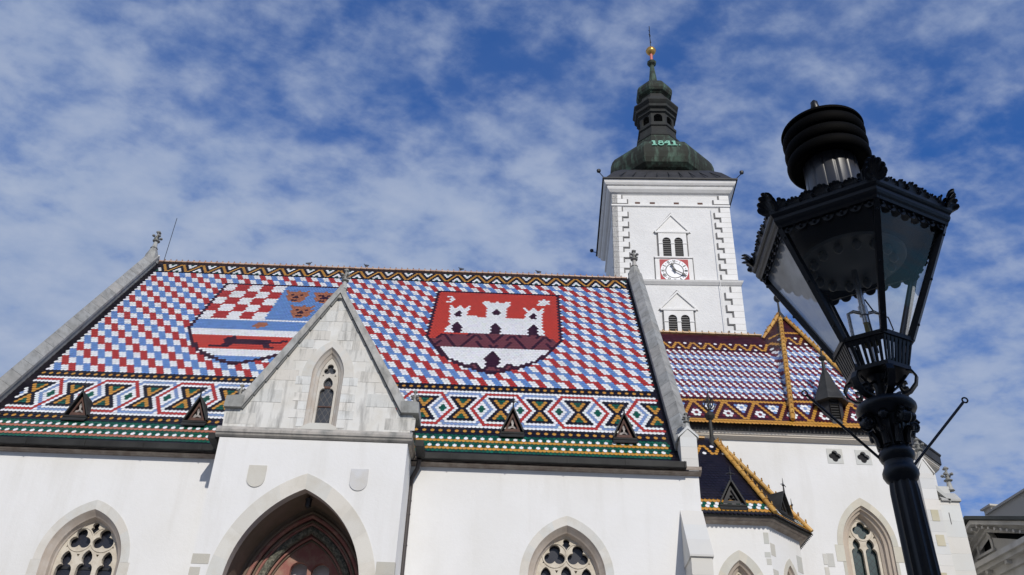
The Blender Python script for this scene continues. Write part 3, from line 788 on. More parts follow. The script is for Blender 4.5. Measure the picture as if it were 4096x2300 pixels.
# front face with the portal opening (opening reaches the ground)
left = [(PX0, 0.0), (AX - 2.0, 0.0)] + parch(AX, 2.0, AZS, 3.0, 18)[:19] + [(AX, 13.60), (PX0, 13.60)]
right = [(2*AX - x, z) for x, z in left[1:-1]]
right = [(PX1, 0.0)] + right + [(PX1, 13.60)]
for poly in (left, right): b.plate(poly, [], lambda x, z: (x, PY, z))
b.plate([(PY, 0), (YW + .1, 0), (YW + .1, 13.6), (PY, 13.6)], [], lambda y, z: (PX0, y, z))
b.plate([(PY, 0), (YW + .1, 0), (YW + .1, 13.6), (PY, 13.6)], [], lambda y, z: (PX1, y, z))
b.build('porch_wall', M['plaster'], church, recalc=False)
b = MB(); surround(b, AX, PY, 2.45, 1.98, AZS, 3.5, 3.0, 0.3, steps=False, base=(0.63, 0.61, 0.555), var=0.05, lip=0.014)
for (x0_, x1_, z0_, z1_) in ((PX0 - .005, -8.72, 9.63, 9.92), (PX0 - .005, -8.92, 9.26, 9.53), (-3.87, PX1 + .005, 9.50, 9.87), (-3.70, PX1 + .005, 9.1, 9.44)):
    b.box(x0_, x1_, PY - 0.010, PY + 0.2, z0_, z1_, stonecol(0.08, (0.5, 0.48, 0.42)))
parch_arch = b.build('portal_arch', M['stone'], church)
b = MB(); splay(b, AX, [(1.98, 3.0, PY - 0.013), (1.97, 2.99, PY + 0.30)], AZS, 0.0, 18, (0.40, 0.36, 0.33))
b.build('arch_soffit', M['reveal'], parch_arch)
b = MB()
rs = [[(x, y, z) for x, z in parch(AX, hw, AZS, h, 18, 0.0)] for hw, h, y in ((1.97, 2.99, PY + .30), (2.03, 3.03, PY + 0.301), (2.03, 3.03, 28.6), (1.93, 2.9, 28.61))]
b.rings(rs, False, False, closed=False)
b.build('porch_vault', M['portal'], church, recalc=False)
for (hw, h, y, r_, mk_) in ((1.90, 2.86, 28.60, 0.05, 'portal'), (1.80, 2.74, 28.64, 0.065, 'portal_red'), (1.69, 2.61, 28.74, 0.035, 'portal'), (1.63, 2.54, 28.80, 0.05, 'portal_red'), (1.48, 2.37, 28.86, 0.125, 'portal_green'), (1.335, 2.17, 28.98, 0.045, 'portal_red'), (1.27, 2.09, 29.06, 0.03, 'portal')):
    b = MB()
    pth_ = [(x, y, z) for x, z in parch(AX, hw, AZS, h, 18, 0.0)]
    if mk_ == 'portal_green':
        for i_, (x, y_, z) in enumerate(parch(AX, hw, AZS, h, 26) and [(p[0], y, p[1]) for p in parch(AX, hw, AZS, h, 26)]):
            b.ball((x + random.uniform(-.02, .02), y - .05, z + random.uniform(-.02, .02)), random.uniform(.07, .10), 7, 5, (1, .7, 1))
    b.tube(pth_, r_, 8)
    b.build('portal_archivolt', M[mk_], church, smooth=True)
b = MB()
prof_ = [(1.95, 2.92, 28.62), (1.76, 2.70, 28.72), (1.76, 2.70, 28.82), (1.60, 2.50, 28.88), (1.60, 2.50, 28.96), (1.40, 2.25, 29.04), (1.32, 2.16, 29.16)]
b.rings([[(x, y, z) for x, z in parch(AX, hw, AZS, h, 18, 0.0)] for hw, h, y in prof_], False, False, closed=False)
b.build('portal_jamb', M['portal_red'], church, recalc=False)
b = MB()
def rarch(cx, hw, zb, zt_, n=8):
    zs = zt_ - hw
    return [(cx - hw, zb)] + [(cx - hw*cos(pi*i/n), zs + hw*sin(pi*i/n)) for i in range(n + 1)] + [(cx + hw, zb)]
nich = [rarch(AX - 0.28, 0.27, 8.6, 10.42), rarch(AX + 0.40, 0.28, 8.6, 10.40), rarch(AX - 0.94, 0.20, 8.2, 9.5)]
b.slab(parch(AX, 1.34, AZS, 2.18, 14, 4.0), nich, 29.10, 29.30)
b.build('tympanum', M['portal_red'], church)
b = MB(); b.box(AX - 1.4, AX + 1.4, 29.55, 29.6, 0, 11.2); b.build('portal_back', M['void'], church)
b = MB(); b.tube([(AX + 0.05, 29.05, 8.6), (AX + 0.05, 29.05, 9.95)], 0.05, 8); b.lathe([(0.05, 0), (0.09, .05), (0.09, .12), (0.05, .16)], (AX + .05, 29.05, 9.6), 8)
b.build('portal_column', M['portal_red'], church)
b = MB()   # bust in the left niche
b.lathe([(0.17, 0), (0.19, .35), (0.20, .62), (0.13, .74), (0.065, .80), (0.085, .86), (0.095, .95), (0.085, 1.05), (0.04, 1.12)], (AX - 0.30, 29.30, 8.75), 14)
b.ball((AX - 0.30, 29.20, 9.66), 0.022, 6, 4); b.ball((AX - 0.37, 29.22, 9.45), 0.07, 6, 4); b.ball((AX - 0.22, 29.22, 9.45), 0.07, 6, 4)
b.build('niche_statue', mk('statue_stone', (0.26, 0.25, 0.24), 0.8, (0.14, 0.13, 0.12), 9, 4), church, smooth=True)
b = MB(); b.tube([(AX + .03, 27.6, 12.1), (AX + .03, 27.6, 11.95)], 0.012, 6); b.lathe([(0.03, 0), (0.09, .04), (0.10, .26), (0.12, .29), (0.02, .36)], (AX + .03, 27.6, 11.62), 6)
b.build('hanging_lantern', M['iron'], church)
# blank shield plaques
for (xa, xb, zt_, zb2, cc) in ((-8.11, -7.56, 12.70, 12.0, (0.58, 0.56, 0.50)), (-4.975, -4.43, 12.70, 12.0, (0.60, 0.60, 0.60))):
    hw = (xb - xa)/2; cx = (xa + xb)/2
    P = [(xa, zt_), (xa, zb2 + hw)] + [(cx - hw*cos(a), zb2 + hw*0.98 - hw*0.98*sin(a)) for a in [pi*i/12 for i in range(1, 12)]] + [(xb, zb2 + hw), (xb, zt_)]
    b = MB(); b.exY(P, PY - 0.03, PY + 0.05, cc); b.build('shield_plaque', M['stone'], church)
# cornice under the gable and returns
pc = [(PY - 0.14, 13.83), (PY - 0.14, 13.745), (PY - 0.10, 13.72), (PY - 0.08, 13.67), (PY - 0.04, 13.64), (PY + 0.02, 13.61), (PY + .02, 14.00), (PY - .04, 13.96)]
b = MB(); b.exX(pc, PX0 - 0.13, PX1 + 0.13, (0.42, 0.39, 0.35))
for s, xx in ((-1, PX0), (1, PX1)):
    b.rings([[(xx + s*(-(y - PY)), yy, z) for y, z in pc] for yy in (PY, 28.3)], col=(0.36, 0.31, 0.26))
b.build('porch_cornice', M['old_stone'], church)
for s, xx in ((-1, PX0 - .20), (1, PX1 + .20)):
    b = MB(); xa, xb = sorted((xx, xx + s*0.26)); b.box(xa, xb, PY + .25, 28.35, 13.66, 13.86)
    b.build('porch_gutter', M['metal'], church)
# gable wall
b = MB()
GW = [(-9.22, 13.98), (-3.30, 13.98), (-3.26, 14.60), (-3.72, 14.62), (GX, 19.10), (-8.82, 14.62), (-9.26, 14.60)]
GXW = -6.17
b.slab(GW, [parch(GXW, 0.53, 15.85, 1.12, 12, 13.98 + .06)], PY, PY + 0.45)
pg = b.build('porch_gable', M['gable_wall'], church)
b = MB()
segs = 9
def cop_pt(t, o): return (o[0] + (GX - o[0])*t, o[1])
for s in (-1, 1):
    xo, xi = GX + s*2.50, GX + s*2.47
    for k in range(segs):
        t0, t1 = k/segs, (k + 1)/segs
        lo = lambda t: (GX + s*(2.55*(1 - t)), 14.60 + 4.48*t); hi = lambda t: (GX + s*(2.55*(1 - t) + 0.16*(1-t)), 14.60 + 4.48*t + 0.30 + 0.02*t)
        P = [lo(t0), hi(t0), hi(t1), lo(t1)]
        b.exY(P, PY - 0.14, PY + 0.50, stonecol(0.06, (0.45, 0.445, 0.42)))
        P2 = [(lo(t0)[0] - s*.05, lo(t0)[1] - .03), lo(t0), lo(t1), (lo(t1)[0] - s*.0, lo(t1)[1] - .09)]
        b.exY(P2, PY - 0.07, PY + 0.1, (0.2, 0.2, 0.19))
    xk = GX + s*2.60
    P = [(GX + s*2.55, 14.60), (GX + s*3.10, 14.60), (GX + s*3.08, 14.98), (GX + s*2.74, 15.02), (GX + s*2.5, 15.0)]
    b.exY(P, PY - 0.16, PY + 0.9, stonecol(0.08, (0.33, 0.33, 0.31)))
b.lathe([(0.25, -0.45), (0.16, 0.0), (0.10, 0.2)], (GX, PY + 0.12, 19.32), 6, 0.5, col=(0.4, 0.39, 0.36))
b.build('gable_coping', M['old_stone'], pg)
finial(GX + 0.04, PY + 0.12, 19.36, 0.88, parent=pg, r=0.14, mat_=M['stone'])
for s in (-1, 1): finial(GX + s*2.86, PY + 0.5, 14.95, 0.80, parent=pg, r=0.12, mat_=M['stone'])
# quoins along the slopes and round the gable window
b = MB()
z = 14.05; k = 0
random.seed(11)
while z < 18.6:
    hgt = random.uniform(.34, .46); wd = (0.95 if k % 2 == 0 else 0.55) + random.uniform(-.08, .1)
    for s in (-1, 1):
        zz_ = z + random.uniform(-.03, .03)
        xe = 2.55*(1 - max(0, (zz_ + hgt - 14.60))/4.48) if zz_ + hgt > 14.6 else 3.02
        xe0 = 2.55*(1 - max(0, (zz_ - 14.60))/4.48) if zz_ > 14.6 else 3.02
        xin = max(0.0, xe0 - wd)
        if z > 17.9: xin = 0.0
        P = [(GX + s*xin, zz_), (GX + s*(xe0 - .01), zz_), (GX + s*(xe - .01), zz_ + hgt - .008), (GX + s*min(xin, xe - .02), zz_ + hgt - .008)]
        b.exY(P, PY - 0.006 - 0.002*(k % 3), PY + 0.02, stonecol(0.035, (0.62, 0.605, 0.56)))
    z += hgt; k += 1
z = 14.05; k = 0
while z < 16.0:
    h_ = 0.30; wq = 0.78 if k % 2 == 0 else 1.0
    for s in (-1, 1):
        xa, xb = sorted((GXW + s*0.52, GXW + s*(wq + random.uniform(-.03, .03)))); b.box(xa, xb, PY - 0.012, PY + 0.02, z + .004, z + h_ - .004, stonecol(0.03, (0.70, 0.69, 0.65)))
    z += h_; k += 1
b.build('quoin_stones', M['gable_stone'], pg)
# gable window
b = MB()
ro = parch(GXW, 0.85, 15.85, 1.36, 10); ri = parch(GXW, 0.53, 15.85, 1.12, 10)
for i in range(len(ro) - 1):
    b.rings([[(ro[i][0], y, ro[i][1]), (ro[i+1][0], y, ro[i+1][1]), (ri[i+1][0], y, ri[i+1][1]), (ri[i][0], y, ri[i][1])] for y in (PY - .016, PY + .02)], col=stonecol(0.012, (0.62, 0.61, 0.57)))
gw = b.build('window', M['stone'], pg)
b = MB(); b.exY([(GXW - .55, 13.96), (GXW + .55, 13.96), (GXW + .55, 14.06), (GXW + .3, 14.18), (GXW - .3, 14.18), (GXW - .55, 14.06)], PY - .05, PY + .35, (0.6, 0.59, 0.54)); b.build('sill', M['stone'], gw)
b = MB(); splay(b, GXW, [(0.53, 1.12, PY - .014), (0.50, 1.07, PY + .05), (0.42, 0.97, PY + .12), (0.40, 0.95, PY + .16), (0.33, 0.85, PY + .22), (0.31, 0.83, PY + .30)], 15.85, 14.05, 10, (0.56, 0.53, 0.48))
b.build('jamb', M['reveal'], gw)
b = MB()
b.slab(parch(GXW, 0.315, 15.85, 0.84, 12, 14.12), [foil(GXW, 16.24, 3, 0.105, 0.105), lancet(GXW, 0.235, 14.16, 15.97), tri(GXW - .20, 16.02, .04, pi/2), tri(GXW + .20, 16.02, .04, pi/2)], PY + .24, PY + .33)
b.build('tracery', M['tracery_gable'], gw)
b = MB(); b.plate(parch(GXW, 0.32, 15.85, 0.82, 10, 14.1), [], lambda x, z: (x, PY + .36, z)); b.build('pane', M['lead_glass_big'], gw)
for z0_, z1_ in ((15.60, 15.68), (14.92, 14.96)):
    b = MB(); b.box(GXW - .26, GXW + .26, PY + .335, PY + .35, z0_, z1_); b.build('saddle_bar', M['wood'], gw)
# little roof behind the gable
zr = 18.95
def nave_y_at(z): return RY - (RZ - z)/tan(TH)
b = MB()
b.add([(GX, PY + .3, zr), (GX, nave_y_at(zr) + .2, zr), (GX - 2.5, nave_y_at(14.6) + .2, 14.6), (GX - 2.5, PY + .3, 14.6), (GX + 2.5, PY + .3, 14.6), (GX + 2.5, nave_y_at(14.6) + .2, 14.6)], [(0, 1, 2, 3), (0, 4, 5, 1)], C_['K'])
b.box(PX0 - .05, PX1 + .05, PY + .4, 28.6, 13.7, 14.6, C_['K'])
b.build('porch_roof', M['tile'], church, recalc=False)
# downpipe at the right of the porch
b = MB()
b.tube([(-3.05, 28.25, 13.62), (-3.10, 28.35, 13.35), (-3.28, 28.55, 13.05), (-3.29, 28.6, 12.7), (-3.29, 28.6, 0.2)], 0.075, 10)
for zz_ in (12.35, 11.9, 10.9, 9.9, 8.9): b.tube([(-3.29, 28.6, zz_ - .02), (-3.29, 28.6, zz_ + .02)], 0.085, 10)
b.build('downpipe', M['pipe'], church, smooth=True)

# ------------------------------------------------------------------ tower
TC = Vector((9.5, 49.65, 0)); TA = R(-2.2)
def TT(x, y, z):
    dx, dy = x - TC.x, y - TC.y
    return (TC.x + dx*cos(TA) - dy*sin(TA), TC.y + dx*sin(TA) + dy*cos(TA), z)
TY = 46.0
def tw(x, y):           # measured point on the tower front -> (x, z)
    p = atY(2360 + .484*x, 700 + .484*y, TY); return (p.x, p.z)
b = MB()
hw = 3.65
b.box(9.5 - hw, 9.5 + hw, TY, TY + 7.3, 33.0, 40.2)
b.box(9.5 - hw - .10, 9.5 + hw + .13, TY - 0.10, TY + 7.4, 0, 33.0)
tower = b.xf(TT).build('tower', M['tower_plaster'], church)
def tpart(b, name, mat_, label=None, smooth=False): return b.xf(TT).build(name, mat_, tower, smooth=smooth, label=label)
b = MB()
def sq(h, z): return [(9.5 - h, 49.65 - h, z), (9.5 + h, 49.65 - h, z), (9.5 + h, 49.65 + h, z), (9.5 - h, 49.65 + h, z)]
b.rings([sq(h, z) for h, z in ((3.66, 39.78), (3.70, 39.86), (3.82, 39.92), (3.95, 40.08), (4.0, 40.22), (3.96, 40.30), (4.08, 40.34), (4.16, 40.46), (4.20, 40.60), (4.20, 40.66))])
tpart(b, 'cornice', M['trim']); b = MB()
b.rings([sq(h, z) for h, z in ((3.66, 38.82), (3.74, 38.88), (3.74, 39.0), (3.69, 39.04), (3.66, 39.05))])
tpart(b, 'string_course', M['trim']); b = MB()
b.rings([sq(h, z) for h, z in ((3.72, 32.78), (3.80, 32.84), (3.92, 33.0), (3.96, 33.10), (3.70, 33.2))])
tpart(b, 'belt_course', M['trim'])
# quoins
def quoin_col(z0, z1, left, off, n):
    dz = (z1 - z0)/n
    for k in range(n):
        wl = 0.90 if k % 2 == 0 else 0.55
        za, zc = z0 + k*dz, z0 + (k + 1)*dz
        if left:
            xa = 9.5 - hw - off; b.box(xa - .05, xa + wl, TY - off - .07, TY + .3, za + .015, zc); bd.box(xa - .02, xa + wl + .085, TY - off - .055, TY + .2, za - .055, zc + .0)
            b.box(xa - .05, xa + .3, TY - off - .07, TY + wl + .2, za + .015, zc)
        else:
            xa = 9.5 + hw + off; b.box(xa - wl, xa + .05, TY - off - .07, TY + .3, za + .015, zc); bd.box(xa - wl - .085, xa + .02, TY - off - .055, TY + .2, za - .055, zc + .0)
for left in (True, False):
    for qa_ in ((33.28, 38.80, left, 0.0, 14), (39.08, 39.78, left, 0, 2), (24.0, 32.75, left, 0.10, 20)):
        b = MB(); bd = MB(); quoin_col(*qa_)
        qo = tpart(b, 'quoin_stones', M['trim']); bd.xf(TT).build('quoin_joints', M['outline'], qo)
# slots under the cornice
for x in (413, 535, 732, 926):
    X, Z = tw(x, 242); b = MB(); b.box(X - .16, X + .16, TY - .012, TY + .1, 39.10, 39.24); tpart(b, 'putlog_hole', M['wood'])
def bell_window(cx, ztop, zbase, zg, zsill, parent_off=0.0):
    """pair of louvred round-arched lights under a gable"""
    Yf = TY - parent_off
    b = MB()
    b.exY([(cx - .98, zbase + .05), (cx + .98, zbase + .05), (cx, ztop - .05)], Yf - .05, Yf + .05)
    for s in (-1, 1): b.exY([(cx + s*1.06, zbase - .02), (cx + s*1.06, zbase + .10), (cx, ztop + .06), (cx, ztop - .08)], Yf - .13, Yf + .05)
    b.box(cx - 1.04, cx + 1.04, Yf - .14, Yf + .05, zbase - .08, zbase + .04)
    hl = [rarch(cx - .365, .255, zsill, zg), rarch(cx + .365, .255, zsill, zg)]
    b.slab([(cx - .86, zsill - .02), (cx - .86, zbase - .06), (cx + .86, zbase - .06), (cx + .86, zsill - .02)], hl, Yf - .10, Yf + .12)
    for xx in (cx - .74, cx, cx + .74): b.box(xx - .135, xx + .135, Yf - .135, Yf, zg - .50, zg - .44)
    o = tpart(b, 'bell_window', M['trim'])
    b = MB()
    b.exY([(cx - 1.17, zbase - .05), (cx + 1.17, zbase - .05), (cx, ztop + .18)], Yf - .03, Yf + .02)
    b.box(cx - .95, cx + .95, Yf - .03, Yf + .02, zsill, zbase)
    b.xf(TT).build('window_outline', M['outline'], o)
    b = MB(); z = zsill
    while z < zg:
        for s in (-1, 1): b.hexa([(cx + s*.365 - .25, Yf - .07, z), (cx + s*.365 + .25, Yf - .07, z), (cx + s*.365 + .25, Yf + .02, z + .09), (cx + s*.365 - .25, Yf + .02, z + .09),
                (cx + s*.365 - .25, Yf - .07, z + .025), (cx + s*.365 + .25, Yf - .07, z + .025), (cx + s*.365 + .25, Yf + .02, z + .115), (cx + s*.365 - .25, Yf + .02, z + .115)])
        z += 0.155
    b.xf(TT).build('louvre', M['louvre'], o)
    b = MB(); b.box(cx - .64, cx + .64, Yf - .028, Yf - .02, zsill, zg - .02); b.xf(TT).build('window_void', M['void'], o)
    return o
Z1 = tw(680, 335)[1]; Z2 = tw(690, 478)[1]; Z3 = tw(650, 522)[1]; Z4 = tw(700, 682)[1]
bell_window(9.45, Z1, Z2, Z3, Z4)
Y1 = tw(733, 975)[1]; Y2 = tw(745, 1118)[1]; Y3 = tw(700, 1162)[1]
bell_window(9.47, Y1 - .05, Y2 - .05, Y3 - .05, 28.9, 0.10)
# clock
cx, cz = 9.44, (34.73 + 33.07)/2
b = MB(); b.box(cx - 1.13, cx + 1.13, TY - .05, TY + .05, 32.98, 34.86); b.box(cx - 1.16, cx + 1.16, TY - .12, TY + .05, 34.84, 34.94)
clk = tpart(b, 'clock_surround', M['trim'])
b = MB(); b.box(cx - 1.19, cx + 1.19, TY - .025, TY + .05, 33.0, 34.97); b.xf(TT).build('clock_outline', M['outline'], clk)
b = MB(); b.box(cx - .86, cx + .86, TY - .07, TY + .05, cz - .84, cz + .84); b.xf(TT).build('clock_board', M['clock_red'], clk)
def disc(b, r0_, r1_, y, n=48):
    for i in range(n):
        a, c = 2*pi*i/n, 2*pi*(i + 1)/n
        b.add([(cx + r0_*cos(a), y, cz + r0_*sin(a)), (cx + r1_*cos(a), y, cz + r1_*sin(a)), (cx + r1_*cos(c), y, cz + r1_*sin(c)), (cx + r0_*cos(c), y, cz + r0_*sin(c))], [(0, 1, 2, 3)])
b = MB(); disc(b, 0.56, 0.83, TY - .085); disc(b, 0.0, 0.50, TY - .085); b.xf(TT).build('clock_dial', M['clock_white'], clk)
b = MB(); disc(b, 0.50, 0.56, TY - .084)
def bar(b, p, q, wd, y0, y1):
    p = Vector((p[0], 0, p[1])); q = Vector((q[0], 0, q[1])); t = (q - p).normalized(); s = Vector((-t.z, 0, t.x))*wd/2
    vs = [p + s, p - s, q - s, q + s]
    b.hexa([(v.x, y0, v.z) for v in vs] + [(v.x, y1, v.z) for v in vs])
NUM = {1: 'I', 2: 'II', 3: 'III', 4: 'IV', 5: 'V', 6: 'VI', 7: 'VII', 8: 'VIII', 9: 'IX', 10: 'X', 11: 'XI', 12: 'XII'}
for h in range(1, 13):
    a = pi/2 - h*pi/6; er = (cos(a), sin(a)); et = (sin(a), -cos(a))
    s = NUM[h]; wds = [0.045 if c == 'I' else 0.10 for c in s]; tot = sum(wds); x = -tot/2
    P = lambda t_, r_: (cx + er[0]*r_ + et[0]*t_, cz + er[1]*r_ + et[1]*t_)
    for c, wd in zip(s, wds):
        if c == 'I': bar(b, P(x + wd/2, .60), P(x + wd/2, .79), .024, TY - .10, TY - .088)
        elif c == 'V': bar(b, P(x + .01, .79), P(x + wd/2, .60), .024, TY - .10, TY - .088); bar(b, P(x + wd - .01, .79), P(x + wd/2, .60), .018, TY - .10, TY - .088)
        else: bar(b, P(x + .01, .79), P(x + wd - .01, .60), .024, TY - .10, TY - .088); bar(b, P(x + wd - .01, .79), P(x + .01, .60), .018, TY - .10, TY - .088)
        x += wd
    a2 = a - pi/12; b.ball((cx + .70*cos(a2), TY - .09, cz + .70*sin(a2)), .03, 6, 4, (1, .3, 1))
b.xf(TT).build('clock_numerals', M['black'], clk)
def hand(ang, ln, wd, name):
    b = MB(); e = (cos(ang), sin(ang)); n_ = (-e[1], e[0])
    pr = [(-.16, wd*.4), (-.05, wd*.5), (.0, wd*.9), (.08, wd*.45), (ln*.62, wd*.5), (ln*.68, wd*1.25), (ln*.80, wd*1.0), (ln*.84, wd*.4), (ln, .004)]
    P = [(cx + e[0]*t_ + n_[0]*w_, cz + e[1]*t_ + n_[1]*w_) for t_, w_ in pr] + [(cx + e[0]*t_ - n_[0]*w_, cz + e[1]*t_ - n_[1]*w_) for t_, w_ in reversed(pr)]
    b.exY(P, TY - .20, TY - .18)
    b.xf(TT).build(name, M['black'], clk)
hand(pi/2 - R(11.33*30), .56, .085, 'hour_hand'); hand(pi/2 - R(20*6), .80, .06, 'minute_hand')

# tower roof
def octr(h, z): 
    Rr = h/cos(pi/8); return [(9.5 + Rr*cos(pi/8 + k*pi/4), 49.65 + Rr*sin(pi/8 + k*pi/4), z) for k in range(8)]
b = MB()
b.rings([sq(h, z) for h, z in ((4.30, 40.66), (4.30, 40.76), (4.05, 40.95), (3.5, 41.9), (2.9, 42.6))])
for k in range(9):
    x = 9.5 - 3.2 + k*.8; b.hexa([(x, 45.40, 40.9), (x + .04, 45.40, 40.9), (9.5 + (x - 9.5)*.85 + .04, 46.17, 41.9), (9.5 + (x - 9.5)*.85, 46.17, 41.9)] + [(x, 45.37, 40.93), (x + .04, 45.37, 40.93), (9.5 + (x - 9.5)*.85 + .04, 46.14, 41.93), (9.5 + (x - 9.5)*.85, 46.14, 41.93)])
tpart(b, 'tower_skirt_roof', M['metal2'])
b = MB()
b.rings([octr(h, z) for h, z in ((2.75, 42.3), (2.75, 42.60), (3.10, 42.72), (3.36, 42.95), (3.48, 43.3), (3.53, 43.7), (3.50, 44.1), (3.40, 44.5), (3.22, 44.85), (2.98, 45.08), (2.65, 45.25), (2.25, 45.45), (1.95, 45.75), (1.72, 46.2), (1.56, 46.7), (1.46, 47.1))])
tpart(b, 'tower_dome', M['copper'])
b = MB()
b.rings([octr(h, z) for h, z in ((1.42, 47.05), (1.50, 47.15), (1.50, 47.30), (1.40, 47.38), (1.33, 47.4), (1.25, 48.15), (1.34, 48.22), (1.34, 48.40), (1.22, 48.45), (1.20, 48.62))])
b.rings([octr(h, z) for h, z in ((1.18, 49.44), (1.24, 49.5), (1.34, 49.56), (1.34, 49.66), (1.27, 49.72), (1.30, 49.85), (1.48, 49.95), (1.50, 50.15), (1.40, 50.24), (1.50, 50.36), (1.60, 50.50), (1.60, 50.62), (1.20, 51.05), (0.98, 51.45), (0.95, 51.75)) ])
for k in range(8):     # arched openings of the lantern, one plate per side
    a = -pi/2 + k*pi/4; e = Vector((cos(a), sin(a), 0)); t = Vector((-sin(a), cos(a), 0)); h = 1.20; wf = h*tan(pi/8)
    for off in (0, -0.12):
        b.plate([(-wf, 48.6), (wf, 48.6), (wf, 49.46), (-wf, 49.46)], [rarch(0, wf*.62, 48.66, 49.40)], lambda p, z: (9.5 + e.x*(h + off) + t.x*p, 49.65 + e.y*(h + off) + t.y*p, z))
    rr_ = rarch(0, wf*.62, 48.66, 49.40)
    b.rings([[(9.5 + e.x*(h + off) + t.x*p, 49.65 + e.y*(h + off) + t.y*p, z) for p, z in rr_] for off in (0, -.12)], False, False)
tpart(b, 'tower_lantern', M['lantern_metal'])
b = MB()
b.rings([octr(h, z) for h, z in ((0.95, 51.70), (1.05, 51.78), (1.0, 51.85), (1.18, 51.95), (1.27, 52.15), (1.28, 52.45), (1.18, 52.75), (0.98, 53.02), (0.7, 53.2), (0.42, 53.45), (0.33, 53.7), (0.29, 54.0), (0.22, 54.7), (0.15, 55.5), (0.14, 55.62))])
b.rings([octr(h, z) for h, z in ((0.14, 55.6), (0.30, 55.75), (0.34, 55.95), (0.22, 56.1), (0.1, 56.2))])
tpart(b, 'tower_cupola', M['copper'])
b = MB(); b.lathe([(0.11, 56.1), (0.11, 56.95)], (9.5, 49.65, 0), 10); tpart(b, 'spire_pole', M['redpole'])
b = MB(); b.ball((9.5, 49.65, 57.25), 0.38, 16, 10); b.lathe([(0.385, 57.22), (0.40, 57.25), (0.385, 57.28)], (9.5, 49.65, 0), 18); tpart(b, 'spire_ball', M['gold'], smooth=True)
b = MB(); b.tube([(9.5, 49.65, 57.6), (9.5, 49.65, 60.1)], .03, 6)
for z, l in ((59.3, .28), (58.7, .42)): b.tube([(9.5 - l*.25, 49.65 - l, z), (9.5 + l*.25, 49.65 + l, z)], .025, 6); b.ball((9.5 - l*.25, 49.65 - l, z), .05, 6, 4); b.ball((9.5 + l*.25, 49.65 + l, z), .05, 6, 4)
tpart(b, 'spire_cross', M['iron'])
# year on the dome
b = MB()
Yd = 49.65 - 3.52
def on_dome(u, v): return (9.47 + u, 0, v)
def dome_y(z):
    pf = [(42.6, 2.75), (42.95, 3.36), (43.3, 3.48), (43.7, 3.53), (44.1, 3.50), (44.5, 3.40), (44.85, 3.22), (45.08, 2.98), (45.3, 2.6)]
    for (a, p), (c, q) in zip(pf, pf[1:]):
        if a <= z <= c: return 49.65 - (p + (q - p)*(z - a)/(c - a)) - .05
    return 49.65 - 3.5
zb0 = 44.22; hh = 0.62
def seg(x0_, z0_, x1_, z1_, wd):
    p0 = Vector((9.5 + x0_, dome_y(zb0 + z0_), zb0 + z0_)); p1 = Vector((9.5 + x1_, dome_y(zb0 + z1_), zb0 + z1_))
    t = (p1 - p0).normalized(); s = t.cross(Vector((0, -1, 0))).normalized()*wd/2; y = Vector((0, -.05, 0))
    b.hexa([p0 + s, p0 - s, p1 - s, p1 + s, p0 + s + y, p0 - s + y, p1 - s + y, p1 + s + y])
def one(x): seg(x, 0, x, hh, .15); seg(x - .17, .03, x + .17, .03, .07); seg(x - .15, hh - .10, x, hh - .04, .09)
def eight(x):
    for cz_, rr_ in ((hh*.27, .155), (hh*.76, .125)):
        for k in range(12):
            a, c = 2*pi*k/12, 2*pi*(k + 1)/12
            seg(x + rr_*cos(a)*1.05, cz_ + rr_*sin(a), x + rr_*cos(c)*1.05, cz_ + rr_*sin(c), .085)
def four(x): seg(x + .10, 0, x + .10, hh, .15); seg(x - .02, .03, x + .25, .03, .07); seg(x - .22, hh*.42, x + .02, hh*.98, .08); seg(x - .22, hh*.42, x + .10, hh*.46, .08)
one(-.72); eight(-.28); four(.16); one(.62); seg(.90, .03, .98, .03, .08)
tpart(b, 'year_digits', M['green_paint'])
for (x, y, z, dx, dy) in ((9.5 - 4.25, 49.65 - 4.25, 40.8, -.35, -.3), (9.5 + 4.25, 49.65 - 4.25, 40.8, .35, -.3), (9.5 - 4.3, 49.65 + 4.0, 40.8, -.35, .2)):
    b = MB(); b.tube([(x, y, z), (x + dx*.8, y + dy*.8, z + .18)], .03, 6)
    b.lathe([(.04, -.10), (.12, -.05), (.14, .08), (.12, .11)], (x + dx*.85, y + dy*.85, z + .24), 10); tpart(b, 'floodlight', M['iron'])
b = MB(); p = tw(1015, 300); q = tw(1180, 1330); b.tube([(p[0], TY - .12, 38.7), (p[0] + .02, TY - .12, 33.2), (p[0] + .02, TY - .3, 33.1), (p[0] + .05, TY - .22, 26)], .018, 5); tpart(b, 'conductor', M['trim'])

# ------------------------------------------------------------------ chancel and apse
def sweep(b, path, prof, col=None, closed=False):
    """profile of (outward offset, z) carried along a plan polyline with mitred corners; outward is to the right of travel"""
    P = [Vector((x, y, 0)) for x, y in path]; rs = []
    for i, p in enumerate(P):
        ts = []
        if i > 0: ts.append((p - P[i-1]).normalized())
        if i < len(P) - 1: ts.append((P[i+1] - p).normalized())
        ns = [Vector((t.y, -t.x, 0)) for t in ts]
        nrm = sum(ns, Vector()).normalized(); k = 1/max(0.3, nrm.dot(ns[0]))
        rs.append([p + nrm*k*o + Vector((0, 0, z)) for o, z in prof])
    b.rings(rs, col=col)

